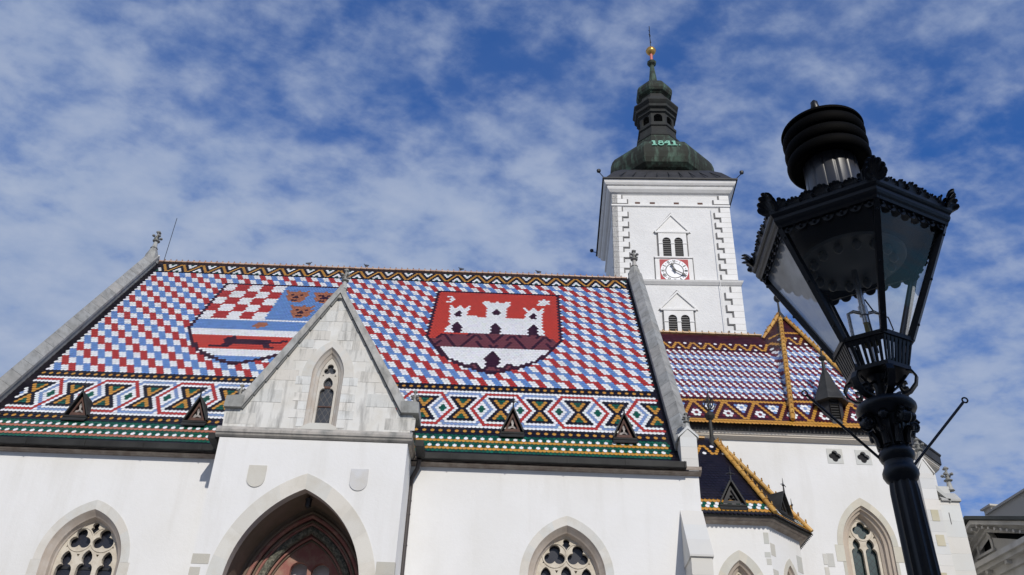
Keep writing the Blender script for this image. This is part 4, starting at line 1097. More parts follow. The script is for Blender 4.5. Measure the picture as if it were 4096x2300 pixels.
EY, EZ = 33.5, 18.03
SL1, SL2 = R(54.7), R(60.0)
Y1f = lambda z: EY + (z - EZ)/tan(SL1)
Y2f = lambda z: EY + (z - EZ)/tan(SL2)
def on_plane(x, y, sl):
    d = ray(x, y); n_ = Vector((0, -sin(sl), cos(sl))); t = (Vector((0, EY, EZ)) - CAM).dot(n_)/d.dot(n_); return CAM + d*t
AP = on_plane(3117, 1258, SL2)
HB = on_plane(3166, 1679, SL2)
RID_Z = 24.86
E_ = atY(3056, 1372, Y1f(RID_Z - .25)); 
RB = Vector((15.15, EY, EZ))
print('apex', AP, 'hipbase', HB, 'E', E_)
def XH(z): return HB.x + (AP.x - HB.x)*(z - HB.z)/(AP.z - HB.z)
def XR(z): return RB.x + (AP.x - RB.x)*(z - RB.z)/(AP.z - RB.z)
def XL(z):
    if z <= RID_Z: return E_.x - 0.15 + 0.1*(z - EZ)/(RID_Z - EZ)
    return E_.x + (AP.x - E_.x)*(z - RID_Z)/(AP.z - RID_Z)
def YLf(z):
    if z <= RID_Z: return Y1f(z)
    return Y1f(RID_Z) + (AP.y - Y1f(RID_Z))*(z - RID_Z)/(AP.z - RID_Z)
def apse_y(x, z):
    xl, xh = XL(z), XH(z)
    if x >= xh: return Y2f(z)
    if x <= xl: return YLf(z)
    s = (x - xl)/max(1e-3, xh - xl)
    if z < RID_Z:
        q = (z - EZ)/(RID_Z - EZ); sm = s*s*(3 - 2*s); s = sm*(1 - q) + s*q
    return YLf(z) + (Y2f(z) - YLf(z))*s
CDZ, CSU = 0.1455, 0.0713
def chan(u, n, h=0.0):
    x = 6.0 + u*CSU; z = 17.98 - n*CDZ; y = apse_y(x, z)
    return (x, y - h*0.82, z + h*0.57)
def ch_code(u, k, facet):
    if k <= 0: return 'Y'
    if k <= 8:
        r_ = 9 - k; d = ((u + 9) % 18) - 9; a = abs(d); v = 9 - a
        if a == r_: return 'Y'
        if a < r_:
            if r_ == 6: return 'X' if a == 0 else ('W' if a == 2 else 'D')
            if r_ in (5, 7) and a == 1: return 'W'
            if r_ == 4 and a == 0: return 'X'
            if r_ == 7 and a == 3: return 'X'
            return 'D'
        if r_ == 3: return 'U' if v == 0 else ('W' if v == 2 else 'D')
        if r_ in (2, 4) and v == 1: return 'W'
        if r_ == 2 and v == 3: return 'V'
        if r_ == 5 and v == 0: return 'V'
        return 'D'
    if k == 9: return 'Y'
    if k == 10 or k == 37: return 'D'
    if k <= 36:
        j = 36 - k; g, kk = divmod(j, 3)
        if kk < 2:
            if (u - 1 - g - kk) % 4 == 0: return 'W'
            return 'X' if g % 2 == 0 else 'U'
        if g % 2 == 0: return 'U' if (u - 1 - g - 2) % 4 == 0 else 'X'
        return 'U' if (u - 1 - g) % 4 in (0, 1) and (u - 1 - g) % 4 == 0 else 'X'
    if k <= 41:
        r_ = 41 - k; d = ((u - 1 + 5) % 10) - 5; a = abs(d)
        if a == r_ + 1 or (r_ == 3 and a == 4): return 'Y'
        if r_ == 3 and d == 0: return 'W'
        if r_ == 0 and a == 5: return 'W'
        return 'D'
    if k == 44 and facet: return 'Y'
    return 'D'
mb = MB()
kmax = int((AP.z - 17.98)/CDZ)
for k in range(-1, kmax):
    z = 17.98 + k*CDZ
    for u in range(-6, 132):
        if (u + k) % 2 == 0: continue
        x = 6.0 + u*CSU
        if x > XR(z) + .03: continue
        if z > RID_Z - .08 and x < XL(z) - .03: continue
        if z > RID_Z - .08 and x < E_.x - 0.02: continue
        tile(mb, lambda a, b_, h: chan(a, b_, h), u, -k, ch_code(u, k, x > XL(z) + .1))
zs_ = [EZ + (AP.z - EZ)*i/24 for i in range(25)]
for za, zb2 in zip(zs_, zs_[1:]):       # boarding under the tiles
    for s in range(8):
        def q(z, s_): 
            xl = XL(z); xr = XR(z); x = xl + (xr - xl)*s_/8; return (x, apse_y(x, z) + .03, z)
        mb.add([q(za, s), q(za, s+1), q(zb2, s+1), q(zb2, s)], [(0, 1, 2, 3)], C_['D'])
mb.add([(5.9, EY + .03, EZ), (XL(EZ), EY + .03, EZ), (XL(RID_Z), Y1f(RID_Z) + .03, RID_Z), (5.9, Y1f(RID_Z) + .03, RID_Z)], [(0, 1, 2, 3)], C_['D'])
mb.add([(5.9, Y1f(RID_Z) + .03, RID_Z), (XL(RID_Z), Y1f(RID_Z) + .03, RID_Z), (XL(RID_Z), Y1f(RID_Z) + 4.8, EZ), (5.9, Y1f(RID_Z) + 4.8, EZ)], [(0, 1, 2, 3)], C_['D'])
# hidden sides of the apse spire
back = [(17.6, 36.0, EZ), (18.2, 39.5, EZ), (16.0, 43.0, EZ), (11.5, 43.0, EZ), (E_.x, Y1f(RID_Z), RID_Z)]
prev = (RB.x, RB.y, EZ)
for p in back: mb.add([prev, p, tuple(AP)], [(0, 1, 2)], C_['D']); prev = p
chroof = mb.build('chancel_roof', M['tile'], church, recalc=False, label='chancel roof of maroon, blue and white tiles rising to a pointed apse')
YEL = ((0.50, 0.27, 0.055), (0.46, 0.24, 0.05), (0.53, 0.30, 0.07))
ridge_caps('ridge_tiles', (6.0, Y1f(RID_Z) - .02, RID_Z + .02), (E_.x - .05, Y1f(RID_Z) - .02, RID_Z + .02), 0.31, 0.10, capmat, chroof, cols=((0.44, 0.29, 0.15), (0.48, 0.30, 0.12)))
top = 0.93
def lerp(a, b_, t): return Vector(a) + (Vector(b_) - Vector(a))*t
HBp = Vector((HB.x, HB.y - .04, HB.z)); 
for p0 in (Vector((HB.x, EY - .03, EZ + .02)), Vector((E_.x, Y1f(RID_Z) - .15, RID_Z - .25)), Vector((RB.x, RB.y - .03, RB.z))):
    e = lerp(p0, AP, 0.935)
    ridge_caps('hip_tiles', e + Vector((0, -.07, .03)), p0 + Vector((0, -.07, .03)), 0.36, 0.105, capmat, chroof, up=(0, -0.8, 0.6), cols=YEL)
b = MB()
ap = Vector(AP)
for i, p0 in enumerate((Vector((HB.x, EY, EZ)), Vector((E_.x, Y1f(RID_Z), RID_Z)), Vector((RB.x, RB.y, RB.z)))): pass
c1 = [lerp(AP, p, .075) + Vector((0, -.12, .05)) for p in (Vector((E_.x, Y1f(RID_Z), RID_Z)), Vector((HB.x, EY, EZ)), Vector((RB.x, RB.y, RB.z)), Vector((17.6, 37, EZ)), Vector((12.5, 43, EZ)))]
c0 = [AP + Vector((.06*cos(a), .06*sin(a) - .06, .12)) for a in (pi, 1.5*pi - .5, 1.5*pi + .6, 0, pi/2)]
b.rings([c1, c0])
b.lathe([(0.07, 0), (0.05, .35), (0.045, .62), (0.10, .66), (0.16, .74), (0.185, .86), (0.15, .98), (0.06, 1.05), (0.03, 1.12), (0.012, 1.5)], (AP.x, AP.y - .06, AP.z + .05), 12)
b.build('apse_finial', M['metal2'], chroof, smooth=True)

CP = [(6.09, 33.9), (15.15, 33.9), (17.7, 36.45), (17.7, 40)]
b = MB()
def quat(cx, cz): return foil(cx, cz, 4, 0.115, 0.125, rot=0)
QC = [(12.64, 16.80), (13.76, 16.79)]
W3 = 13.32
blind = rarch(11.93, .20, 9.0, 14.30)
b.plate([(6.0, 0), (15.15, 0), (15.15, 17.5), (6.0, 17.5)], [quat(*QC[0]), quat(*QC[1]), parch(W3, 1.02, 13.25, 1.70, 12, 7.0)], lambda x, z: (x, 33.9, z))
for q_ in QC: b.rings([[(x, y, z) for x, z in quat(*q_)] for y in (33.9, 34.02)], False, False)
b.add([(15.15, 33.9, 0), (17.7, 36.45, 0), (17.7, 36.45, 17.5), (15.15, 33.9, 17.5), (17.7, 41, 0), (17.7, 41, 17.5)], [(0, 1, 2, 3), (1, 4, 5, 2)])
b.box(6.0, 17.2, 36.8, 37, 0, 17.4)
b.build('chancel_wall', M['plaster'], church, recalc=False)
for q_ in QC:
    b = MB(); b.slab([(q_[0] - .31, q_[1] - .31), (q_[0] + .31, q_[1] - .31), (q_[0] + .31, q_[1] + .31), (q_[0] - .31, q_[1] + .31)], [quat(*q_)], 33.888, 33.93, stonecol(.03, (0.56, 0.555, 0.52)))
    o = b.build('quatrefoil', M['stone'], church)
    b = MB(); b.box(q_[0] - .3, q_[0] + .3, 34.02, 34.05, q_[1] - .3, q_[1] + .3); b.build('quatrefoil_void', M['void'], o)
# chancel window
b = MB(); surround(b, W3, 33.9, 1.13, .92, 13.25, 1.86, 1.55, 7.0, lip=0.012, base=(0.58, 0.55, 0.46), var=.1, quoin=.22)
z = 12.9
for k in range(9):
    if k % 2 == 0: b.box(W3 - 1.62, W3 - 1.36, 33.89, 33.95, z - .5, z, stonecol(.05, (0.55, 0.54, 0.50)))
    b.box(W3 - 1.76, W3 - 1.60, 33.886, 33.95, z - .42, z - .02, stonecol(.05, (0.58, 0.57, 0.53))); z -= .5
w3o = b.build('window', M['stone'], church)
b = MB(); splay(b, W3, [(.92, 1.55, 33.889), (.90, 1.52, 33.96), (.82, 1.44, 34.0), (.80, 1.42, 34.08), (.70, 1.32, 34.14), (.68, 1.30, 34.24), (.58, 1.24, 34.32), (.565, 1.23, 34.44)], 13.25, 7.0, 12, (0.56, 0.47, 0.37))
b.build('jamb', M['reveal'], w3o)
b = MB()
zq = 13.98
b.slab(parch(W3, .57, 13.25, 1.24, 12, 7.0), [foil(W3 + .02, zq, 4, .155, .185, rot=pi/2 + .0), lancet(W3 - .26, .215, 7.05, 13.66), lancet(W3 + .26, .215, 7.05, 13.66), tri(W3 - .46, 13.72, .06, pi/2), tri(W3 + .46, 13.72, .06, pi/2)], 34.36, 34.50)
b.tube([(W3 + .02 + .40*cos(a), 34.355, zq + .40*sin(a)) for a in [2*pi*i/24 for i in range(25)]], .022, 6)
b.build('tracery', M['tracery'], w3o)
b = MB(); b.plate(parch(W3, .57, 13.25, 1.22, 12, 7.0), [], lambda x, z: (x, 34.54, z)); b.build('pane', M['pane_green'], w3o)
# chancel gutter and cornice
b = MB(); sweep(b, CP[:3], [(.30, 17.59), (.35, 17.60), (.36, 17.95), (.40, 17.98), (.42, 18.04), (.37, 18.10), (.30, 18.08), (.25, 17.7)]); b.build('gutter', M['metal2'], church)
b = MB(); sweep(b, CP[:3], [(.30, 17.63), (.30, 17.58), (.26, 17.55), (.25, 17.50), (.20, 17.46), (.22, 17.43), (.12, 17.38), (.08, 17.35), (.03, 17.33), (-.02, 17.32), (-.02, 17.63)], (0.66, 0.60, 0.52)); b.build('cornice', M['ashlar'], church)
# louvred turret on the chancel roof
b = MB()
tb = atY(3345, 1690, 33.62)
def tr(x, y, z): return (tb.x + x, 33.95 + y, 18.05 + z)
b.lathe([(0.56, -0.1), (0.50, .08), (0.46, .2), (0.46, 1.15)], (0, 0, 0), 8, pi/8, T=tr)
tur = b.build('roof_turret', M['metal2'], church)
b = MB(); b.lathe([(0.74, 1.02), (0.72, 1.08), (0.60, 1.32), (0.34, 1.95), (0.17, 2.45), (0.09, 2.62), (0.055, 3.1)], (0, 0, 0), 8, pi/8, T=tr); b.build('turret_cone', M['metal'], tur)
b = MB(); b.lathe([(0.05, 3.05), (0.12, 3.12), (0.16, 3.2), (0.12, 3.28), (0.04, 3.32), (0.03, 3.55), (0.005, 3.72)], (0, 0, 0), 10, T=tr); b.build('turret_ball', M['metal'], tur)
b = MB()
for side in (-1.5*0 - pi/2,):
    for k in range(7):
        z = .22 + k*.115
        b.hexa([tr(-.17, -.47, z), tr(.17, -.47, z), tr(.17, -.40, z + .07), tr(-.17, -.40, z + .07), tr(-.17, -.47, z + .02), tr(.17, -.47, z + .02), tr(.17, -.40, z + .09), tr(-.17, -.40, z + .09)])
    for xx in (-.19, .17): b.hexa([tr(xx, -.48, .12), tr(xx + .02, -.48, .12), tr(xx + .02, -.40, .12), tr(xx, -.40, .12), tr(xx, -.48, 1.05), tr(xx + .02, -.48, 1.05), tr(xx + .02, -.40, 1.05), tr(xx, -.40, 1.05)])
b.build('turret_louvre', M['louvre'], tur)

# piers at the apse corner
def pier_at(xa, xb, ysh, yapex, ybot, Yf): pass
pa = atY(3673, 1892, 33.3); pb_ = atY(3733, 1902, 33.3); pt_ = atY(3690, 1832, 33.3)
gablet((pa.x + pb_.x)/2, 33.3, 35.2, 4.0, pa.z, pt_.z, (pb_.x - pa.x)/2, 'buttress', 0.9, stc=(0.66, 0.65, 0.62), lab='tall white buttress with a gabled top behind the street lamp')
b = MB()
qa = atY(3795, 2002, 33.45); qb = atY(3836, 2004, 33.45)
xr_ = qb.x
c_ = lambda: stonecol(0.04, (0.66, 0.655, 0.62))
z = 3.0
while z < qa.z - .02:
    z2 = min(qa.z, z + .62); b.box(pb_.x - .06, xr_, 33.46, 35.0, z + .003, z2, c_()); z = z2
b.exX([(33.38, qa.z - .03), (33.38, qa.z + .05), (33.75, qa.z + .42), (34.6, qa.z + .5), (34.6, qa.z - .03)], pb_.x + .15, xr_ + .06, stonecol(.05, (0.42, 0.42, 0.40)))
sa = atY(3742, 1936, 33.45)
b.exY([(pb_.x - .02, sa.z), (pb_.x - .02, sa.z - .22), (qa.x + .05, qa.z - .08), (qa.x + .05, qa.z + .08)], 33.38, 33.9, stonecol(.05, (0.5, 0.5, 0.47)))
b.box(pb_.x + .1, xr_ - .04, 33.9, 34.6, qa.z + .3, qa.z + .75, stonecol(.05, (0.55, 0.55, 0.52)))
for (xx, yy, ww, hh_) in ((3722, 2038, 46, 46), (3742, 2138, 50, 46), (3762, 2290, 40, 40)):
    p = atY(xx, yy, 33.28); p2 = atY(xx + ww, yy + hh_, 33.28); b.box(p.x, p2.x - .06, 33.285, 33.4, p2.z, p.z, stonecol(.05, (0.52, 0.47, 0.32)))
pbut = b.build('buttress', M['old_stone'], church, label='lower pier with slanted coping and a finial at the right edge of the church')
bpy.data.materials['weathered_stone']
fb = atY(3797, 1940, 34.0)
finial(fb.x, 34.0, qa.z + .62, 1.0, r=.17)
b = MB(); p = atY(3795, 2050, 33.44); p2 = atY(3808, 2096, 33.44); b.box(p.x, p2.x, 33.44, 33.47, p2.z, p.z); b.build('slit_window', M['outline'], church)
for pr in ('buttress.001', 'buttress.002'):
    if pr in bpy.data.objects: bpy.data.objects[pr].data.materials[0] = M['ashlar']

# ------------------------------------------------------------------ small octagonal chapel
OC = Vector((7.4, 32.0, 0)); KZ = 12.56
P0, P1, P2, P3, P4 = (6.09, 29.2), (8.57, 29.2), (10.22, 30.85), (10.22, 33.2), (10.22, 33.9)
AZ = KZ + (32.0 - 29.2)*tan(R(54.2))
inn = .38
wpath = [(6.09, 29.2 + inn), (8.57 - inn*tan(pi/8), 29.2 + inn), (10.22 - inn, 30.85 + inn*tan(pi/8)), (10.22 - inn, 33.95)]
b = MB()
kw = []
for (a, c) in zip(wpath, wpath[1:]): pass
cw1 = (wpath[0][0] + .95, 0)
KW = atY(2955, 2203, 29.58); KW2p = atY(3157, 2238, 30.4)
zs1 = KW.z - 1.25
b.plate([(wpath[0][0], 0), (wpath[1][0], 0), (wpath[1][0], 12.5), (wpath[0][0], 12.5)], [parch(KW.x, .52, zs1, .95, 10, 6.0)], lambda x, z: (x, wpath[0][1], z))
ln2 = (Vector(wpath[2]) - Vector(wpath[1])).length
def dg(s, off, z):
    e = 0.70710678; return (wpath[1][0] + s*e + off*e, wpath[1][1] + s*e - off*e, z)
s2 = ((KW2p.x - wpath[1][0]) + (KW2p.y - wpath[1][1]))*0.7071
dd = ray(3157, 2238); nrm = Vector((0.7071, -0.7071, 0)); t_ = (Vector((wpath[1][0], wpath[1][1], 0)) - CAM).dot(nrm)/dd.dot(nrm); h2 = CAM + dd*t_
s2 = (h2.x - wpath[1][0])*1.41421; z2w = h2.z
print('chapel win', KW, s2, z2w, ln2)
b.plate([(0, 0), (ln2, 0), (ln2, 12.5), (0, 12.5)], [parch(s2, .36, z2w - .95, .75, 10, 6.0)], lambda s, z: dg(s, 0, z))
b.plate([(wpath[2][1], 0), (34.0, 0), (34.0, 12.5), (wpath[2][1], 12.5)], [], lambda y, z: (wpath[2][0], y, z))
b.build('chapel_wall', M['plaster'], church, recalc=False)
def small_window(fn, cx, hwo, hwi, zs, ho, hi):
    b = MB(); surround(b, cx, 0, hwo, hwi, zs, ho, hi, 6.0, base=(0.57, 0.55, 0.48), var=.08, quoin=.12)
    b.v = [fn(*p) for p in b.v]; o = b.build('window', M['stone'], church)
    b = MB(); splay(b, cx, [(hwi, hi, -.011), (hwi*.95, hi*.95, .06), (hwi*.78, hi*.86, .12), (hwi*.74, hi*.84, .2), (hwi*.58, hi*.74, .26), (hwi*.55, hi*.72, .36)], zs, 6.0, 10, (0.52, 0.45, 0.37))
    b.v = [fn(*p) for p in b.v]; b.build('jamb', M['reveal'], o)
    b = MB(); b.slab(parch(cx, hwi*.56, zs, hi*.73, 10, 6.0), [lancet(cx, hwi*.42, 6.05, zs + hi*.62)], .30, .38)
    b.v = [fn(*p) for p in b.v]; b.build('tracery', M['tracery'], o)
    b = MB(); b.plate(parch(cx, hwi*.56, zs, hi*.71, 10, 6.0), [], lambda x, z: fn(x, .42, z)); b.build('pane', M['lead_glass'], o)
small_window(lambda x, y, z: (x, wpath[0][1] + y, z), KW.x, .80, .52, zs1, 1.27, .95)
small_window(lambda x, y, z: dg(x, -y, z), s2, .55, .36, z2w - .95, .98, .75)
b = MB()
for (xx, yy, ww, hh_) in ((3052, 2130, 40, 46), (3058, 2208, 38, 22), (3066, 2234, 40, 26)):
    p = atY(xx, yy, wpath[0][1]); p2 = atY(xx + ww, yy + hh_, wpath[0][1]); b.box(p.x, min(p2.x, wpath[1][0] - .01), wpath[0][1] - .008, wpath[0][1] + .05, p2.z, p.z, stonecol(.05, (0.53, 0.52, 0.47)))
for (sa_, sb_, za, zc) in ((ln2 - .35, ln2 - .01, 11.2, 11.75), (ln2 - .30, ln2 - .01, 9.6, 10.4), (.02, .3, 11.35, 11.75), (0.02, .34, 10.3, 10.9)):
    P = [dg(sa_, .008, za), dg(sb_, .008, za), dg(sb_, .008, zc), dg(sa_, .008, zc)]; b.exV(P, (-.03, .03, 0), stonecol(.05, (0.53, 0.52, 0.47)))
b.build('quoin_stones', M['stone'], church)
sp = lambda o: [(o + .36, KZ - .10), (o + .36, KZ + .06), (o + .32, KZ + .08), (o + .26, KZ + .02), (o + .10, KZ - .03), (o + .10, KZ - .10)]
b = MB(); sweep(b, [(5.9, wpath[0][1]), wpath[1], wpath[2], wpath[3]], [(.30, KZ - .10), (.38, KZ - .08), (.40, KZ + .05), (.36, KZ + .06), (.28, KZ - .02), (.1, KZ - .04)]); b.build('gutter', M['metal'], church)
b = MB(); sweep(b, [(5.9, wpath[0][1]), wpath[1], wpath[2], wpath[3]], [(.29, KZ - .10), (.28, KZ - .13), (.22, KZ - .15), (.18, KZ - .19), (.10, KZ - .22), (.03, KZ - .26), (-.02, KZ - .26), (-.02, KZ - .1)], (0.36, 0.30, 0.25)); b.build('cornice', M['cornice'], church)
KSN, KTH = 0.162, R(54.2)
def kcode(u, k):
    if k <= 0: return 'K'
    if k in (1, 4): return 'Y'
    if k == 2: return 'W' if (u - 1) % 4 in (0,) else 'G'
    if k == 3: return 'W' if (u - 2) % 4 == 0 else 'G'
    if 23 <= k <= 26:
        r_ = 26 - k; d = ((u - 2 - (0 if True else 0) + 5) % 10) - 5; a = abs(d)
        if a == r_ + 1 and (u + k) % 2: return 'Y'
        if r_ == 3 and d == 0: return 'W'
        if r_ == 0 and a == 5: return 'W'
    return 'K'
mb = MB()
def facet(Pa, Pb, codeoff, dark='K'):
    Pa = Vector((Pa[0], Pa[1], KZ)); Pb = Vector((Pb[0], Pb[1], KZ)); U_ = (Pb - Pa).normalized(); nin = Vector((-U_.y, U_.x, 0))
    D_ = (nin*cos(KTH) + Vector((0, 0, sin(KTH)))); Nn = (-nin*sin(KTH) + Vector((0, 0, cos(KTH))))
    Lf = (Pb - Pa).length
    apx = Vector((OC.x, OC.y, AZ)); au = (apx - Pa).dot(U_); ad = (apx - Pa).dot(D_)
    return Pa, U_, D_, Nn, Lf, au, ad
for (Pa, Pb, leftfree) in ((P0, P1, True), (P1, P2, False), (P2, P3, False)):
    A_, U_, D_, Nn, Lf, au, ad = facet(Pa, Pb, 0)
    for k in range(0, int(ad/KSN) + 1):
        t = k*KSN/ad; lo = (au*t) if not leftfree else 0.0; hi = Lf + (au - Lf)*t
        if Pa == P2: hi = Lf
        for u in range(-2, int(Lf/.07) + 4):
            if (u + k) % 2 == 0: continue
            s = u*.07
            if s < lo - .02 or s > hi + .02: continue
            tile(mb, lambda a, b_, h: tuple(A_ + U_*(a*.07) + D_*(-b_*KSN) + Nn*h), u, -k, kcode(u, k))
    apx = Vector((OC.x, OC.y, AZ)); low = Vector((0, 0, -.04))
    if leftfree: mb.add([tuple(A_ + low), tuple(A_ + U_*Lf + low), tuple(apx + low), (5.9, OC.y, AZ - .04)], [(0, 1, 2, 3)], C_['K'])
    else: mb.add([tuple(A_ + low), tuple(A_ + U_*Lf + low), tuple(apx + low)], [(0, 1, 2)], C_['K'])
mb.add([(5.9, OC.y, AZ - .04), (OC.x, OC.y, AZ - .04), (10.22, 33.9, KZ), (5.9, 33.9, AZ - 2.5)], [(0, 1, 2, 3)], C_['K'])
kroof = mb.build('chapel_roof', M['tile'], church, recalc=False, label='small dark navy tiled roof with a yellow zigzag')
apx = Vector((OC.x, OC.y, AZ))
for pp, tt in ((P1, .93), (P2, .93)):
    p0 = Vector((pp[0], pp[1], KZ)); e = lerp(p0, apx, tt)
    ridge_caps('hip_tiles', e + Vector((.02, -.03, .05)), p0 + Vector((.02, -.03, .05)), .36, .105, capmat, kroof, up=(.35, -.65, .75), cols=YEL)
ridge_caps('ridge_tiles', (6.0, OC.y, AZ + .02), (OC.x - .3, OC.y, AZ + .02), .31, .09, capmat, kroof, cols=YEL)
b = MB()
b.lathe([(0.34, -0.42), (0.20, -.15), (0.12, 0.02), (0.075, .08), (0.07, .45), (0.06, .78), (0.13, .84), (0.19, .93), (0.20, 1.0), (0.12, 1.1), (0.04, 1.15), (0.03, 1.9), (0.005, 2.1)], (apx.x, apx.y, apx.z), 10)
for s in range(6):
    a = s*pi/3; e = Vector((cos(a), sin(a), 0))
    b.tube([apx + Vector((0, 0, 1.22)) + e*.03, apx + Vector((0, 0, 1.30)) + e*.18, apx + Vector((0, 0, 1.48)) + e*.25, apx + Vector((0, 0, 1.62)) + e*.20, apx + Vector((0, 0, 1.66)) + e*.10, apx + Vector((0, 0, 1.56)) + e*.09], .022, 6)
b.build('chapel_finial', M['metal'], kroof)
p = atY(2925, 2000, 29.55); 
dormer((p.x, 29.45, KZ + .42), .68, .70, tan(KTH), kroof, 0.0, .55, woodk='metal2', panelk='metal2')
mid = (Vector(P1) + Vector(P2))/2; e45 = Vector((-.7071, .7071))
dormer((mid.x - .20, mid.y + .20, KZ + .42), .68, .70, tan(KTH), kroof, pi/4, .55, woodk='metal2', panelk='metal2')
dormer((10.22 - .28, 32.0, KZ + .42), .68, .70, tan(KTH), kroof, pi/2, .55, woodk='metal2', panelk='metal2')

# ------------------------------------------------------------------ palace at the far right
Q = atZ(3895, 2255, 13.5)
hd = Vector((sin(R(6.9)), -cos(R(6.9)), 0))          # along the facade, towards the viewer
nn_ = Vector((-hd.y, hd.x, 0)); nn_ = nn_ if nn_.x < 0 else -nn_      # facade faces left
palace = thing('palace', 'grey classical palace with a pediment and arched attic window, beyond the lamp post', 'building', (Q.x, Q.y, 0))
def fac(x, y):
    d = ray(x, y); t = (Q - CAM).dot(nn_)/d.dot(nn_); p = CAM + d*t; return ((p - Q).dot(hd), p.z)
def FP(s, o, z): p = Vector((Q.x, Q.y, 0)) + hd*s + nn_*(o - .75); return (p.x, p.y, z)
def fac_o(x, y, o):
    P_ = Q + nn_*o; d = ray(x, y); t = (P_ - CAM).dot(nn_)/d.dot(nn_); p = CAM + d*t; return ((p - P_).dot(hd), p.z)
c8 = lambda x, y: fac(3600 + .3597*x, 1780 + .3597*y)
pa_, pl_, pr_, wc = c8(748, 785), c8(715, 862), c8(1379, 850), fac_o(3600 + .3597*950, 1780 + .3597*1105, -.75)
print('palace Q', Q, 'apex', pa_, 'left', pl_, 'right', pr_, 'win', wc, c8(880, 1190), c8(1010, 1140), c8(950, 1000), c8(1379, 1010))
b = MB()
sA, zA = pa_; zA -= .50; slope = .42
rise = zA - 13.5
half = rise/slope
def fbox(b, s0, s1, o0, o1, z0, z1, col=None):
    b.hexa([FP(s0, o0, z0), FP(s1, o0, z0), FP(s1, o1, z0), FP(s0, o1, z0), FP(s0, o0, z1), FP(s1, o0, z1), FP(s1, o1, z1), FP(s0, o1, z1)], col)
fbox(b, sA - half - 9, sA + half + 12, -14, 0, 0, 12.6)
wz = wc[1]
hole = rarch(wc[0], .42, wz - .34, wz + .40)
b.plate([(sA - half, 13.3), (sA + half, 13.3), (sA, zA - .35)], [hole], lambda s, z: FP(s, .02, z))
b.build('palace_wall', M['palace'], palace, recalc=False)
b = MB(); fbox(b, wc[0] - .6, wc[0] + .6, -.30, -.25, wz - .45, wz + .5); pv = b.build('attic_window', M['void'], palace)
b = MB(); ro = rarch(wc[0], .55, wz - .34, wz + .53); ri = rarch(wc[0], .42, wz - .34, wz + .40)
for i in range(len(ro) - 1): b.rings([[FP(ro[i][0], y, ro[i][1]), FP(ro[i+1][0], y, ro[i+1][1]), FP(ri[i+1][0], y, ri[i+1][1]), FP(ri[i][0], y, ri[i][1])] for y in (.07, -.20)])
fbox(b, wc[0] - .62, wc[0] + .62, -.1, .14, wz - .44, wz - .34); b.build('window_frame', M['palace_trim'], pv)
b = MB()
fbox(b, sA - half - 10, sA + half + 12, -.2, .75, 13.30, 13.5); fbox(b, sA - half - 10, sA + half + 12, -.2, .60, 13.14, 13.30); fbox(b, sA - half - 10, sA + half + 12, -.2, .35, 12.85, 13.14); fbox(b, sA - half - 10, sA + half + 12, -.2, .22, 12.3, 12.85); fbox(b, sA - half - 10, sA + half + 12, -.2, .12, 11.0, 11.15)
s = sA - half - 9.8
while s < sA + half + 12: fbox(b, s, s + .16, .34, .56, 13.0, 13.14); s += 1.3
for sg in (-1, 1):
    for (o_, za, zb2) in ((.72, .14, .30), (.34, -.02, .14), (.12, -.14, -.02)):
        P = [(sA + sg*(half + .6), 13.5 + za), (sA + sg*(half + .6), 13.5 + zb2), (sA, zA + zb2), (sA, zA + za)]
        b.rings([[FP(s_, o2, z_) for s_, z_ in P] for o2 in (-.2, o_)])
    for k in range(9):
        t = (k + .5)/9; s_ = sA + sg*half*t; z_ = zA - rise*t
        fbox(b, s_ - .05, s_ + .05, .34, .60, z_ + .02, z_ + .13)
b.build('pediment_cornice', M['palace_trim'], palace)
b = MB()
for sg in (-1, 1):
    P = [(sA + sg*(half + .9), 13.72), (sA + sg*(half + .9), 13.86), (sA, zA + .48), (sA, zA + .34)]
    b.rings([[FP(s_, o2, z_) for s_, z_ in P] for o2 in (-13, .88)])
b.build('palace_roof', M['palace_roof'], palace)
b = MB()
ra_, rb_ = fac_o(3945, 2057, -3.65), fac_o(4096, 1963, -3.65)
fbox(b, ra_[0], rb_[0] + 14, -12, -3.0, ra_[1] - 4, ra_[1])
fbox(b, ra_[0] - .1, rb_[0] + 14, -12, -2.9, ra_[1], ra_[1] + .10)
b.build('palace_attic', M['palace_attic'], palace)
b = MB(); cc_ = fac_o(3955, 2044, -4.2); fbox(b, cc_[0] - .28, cc_[0] + .28, -4.0, -3.4, cc_[1] - 1.0, cc_[1] + .12); fbox(b, cc_[0] - .4, cc_[0] + .4, -4.1, -3.3, cc_[1] + .12, cc_[1] + .2)
b.build('chimney', M['palace_attic'], palace)

# ------------------------------------------------------------------ ground
b = MB(); b.add([(-900, -900, 0), (900, -900, 0), (900, 900, 0), (-900, 900, 0)], [(0, 1, 2, 3)])
g = b.build('ground', M['ground'], None); g['kind'] = 'structure'; g['label'] = 'pale stone paving of the square'

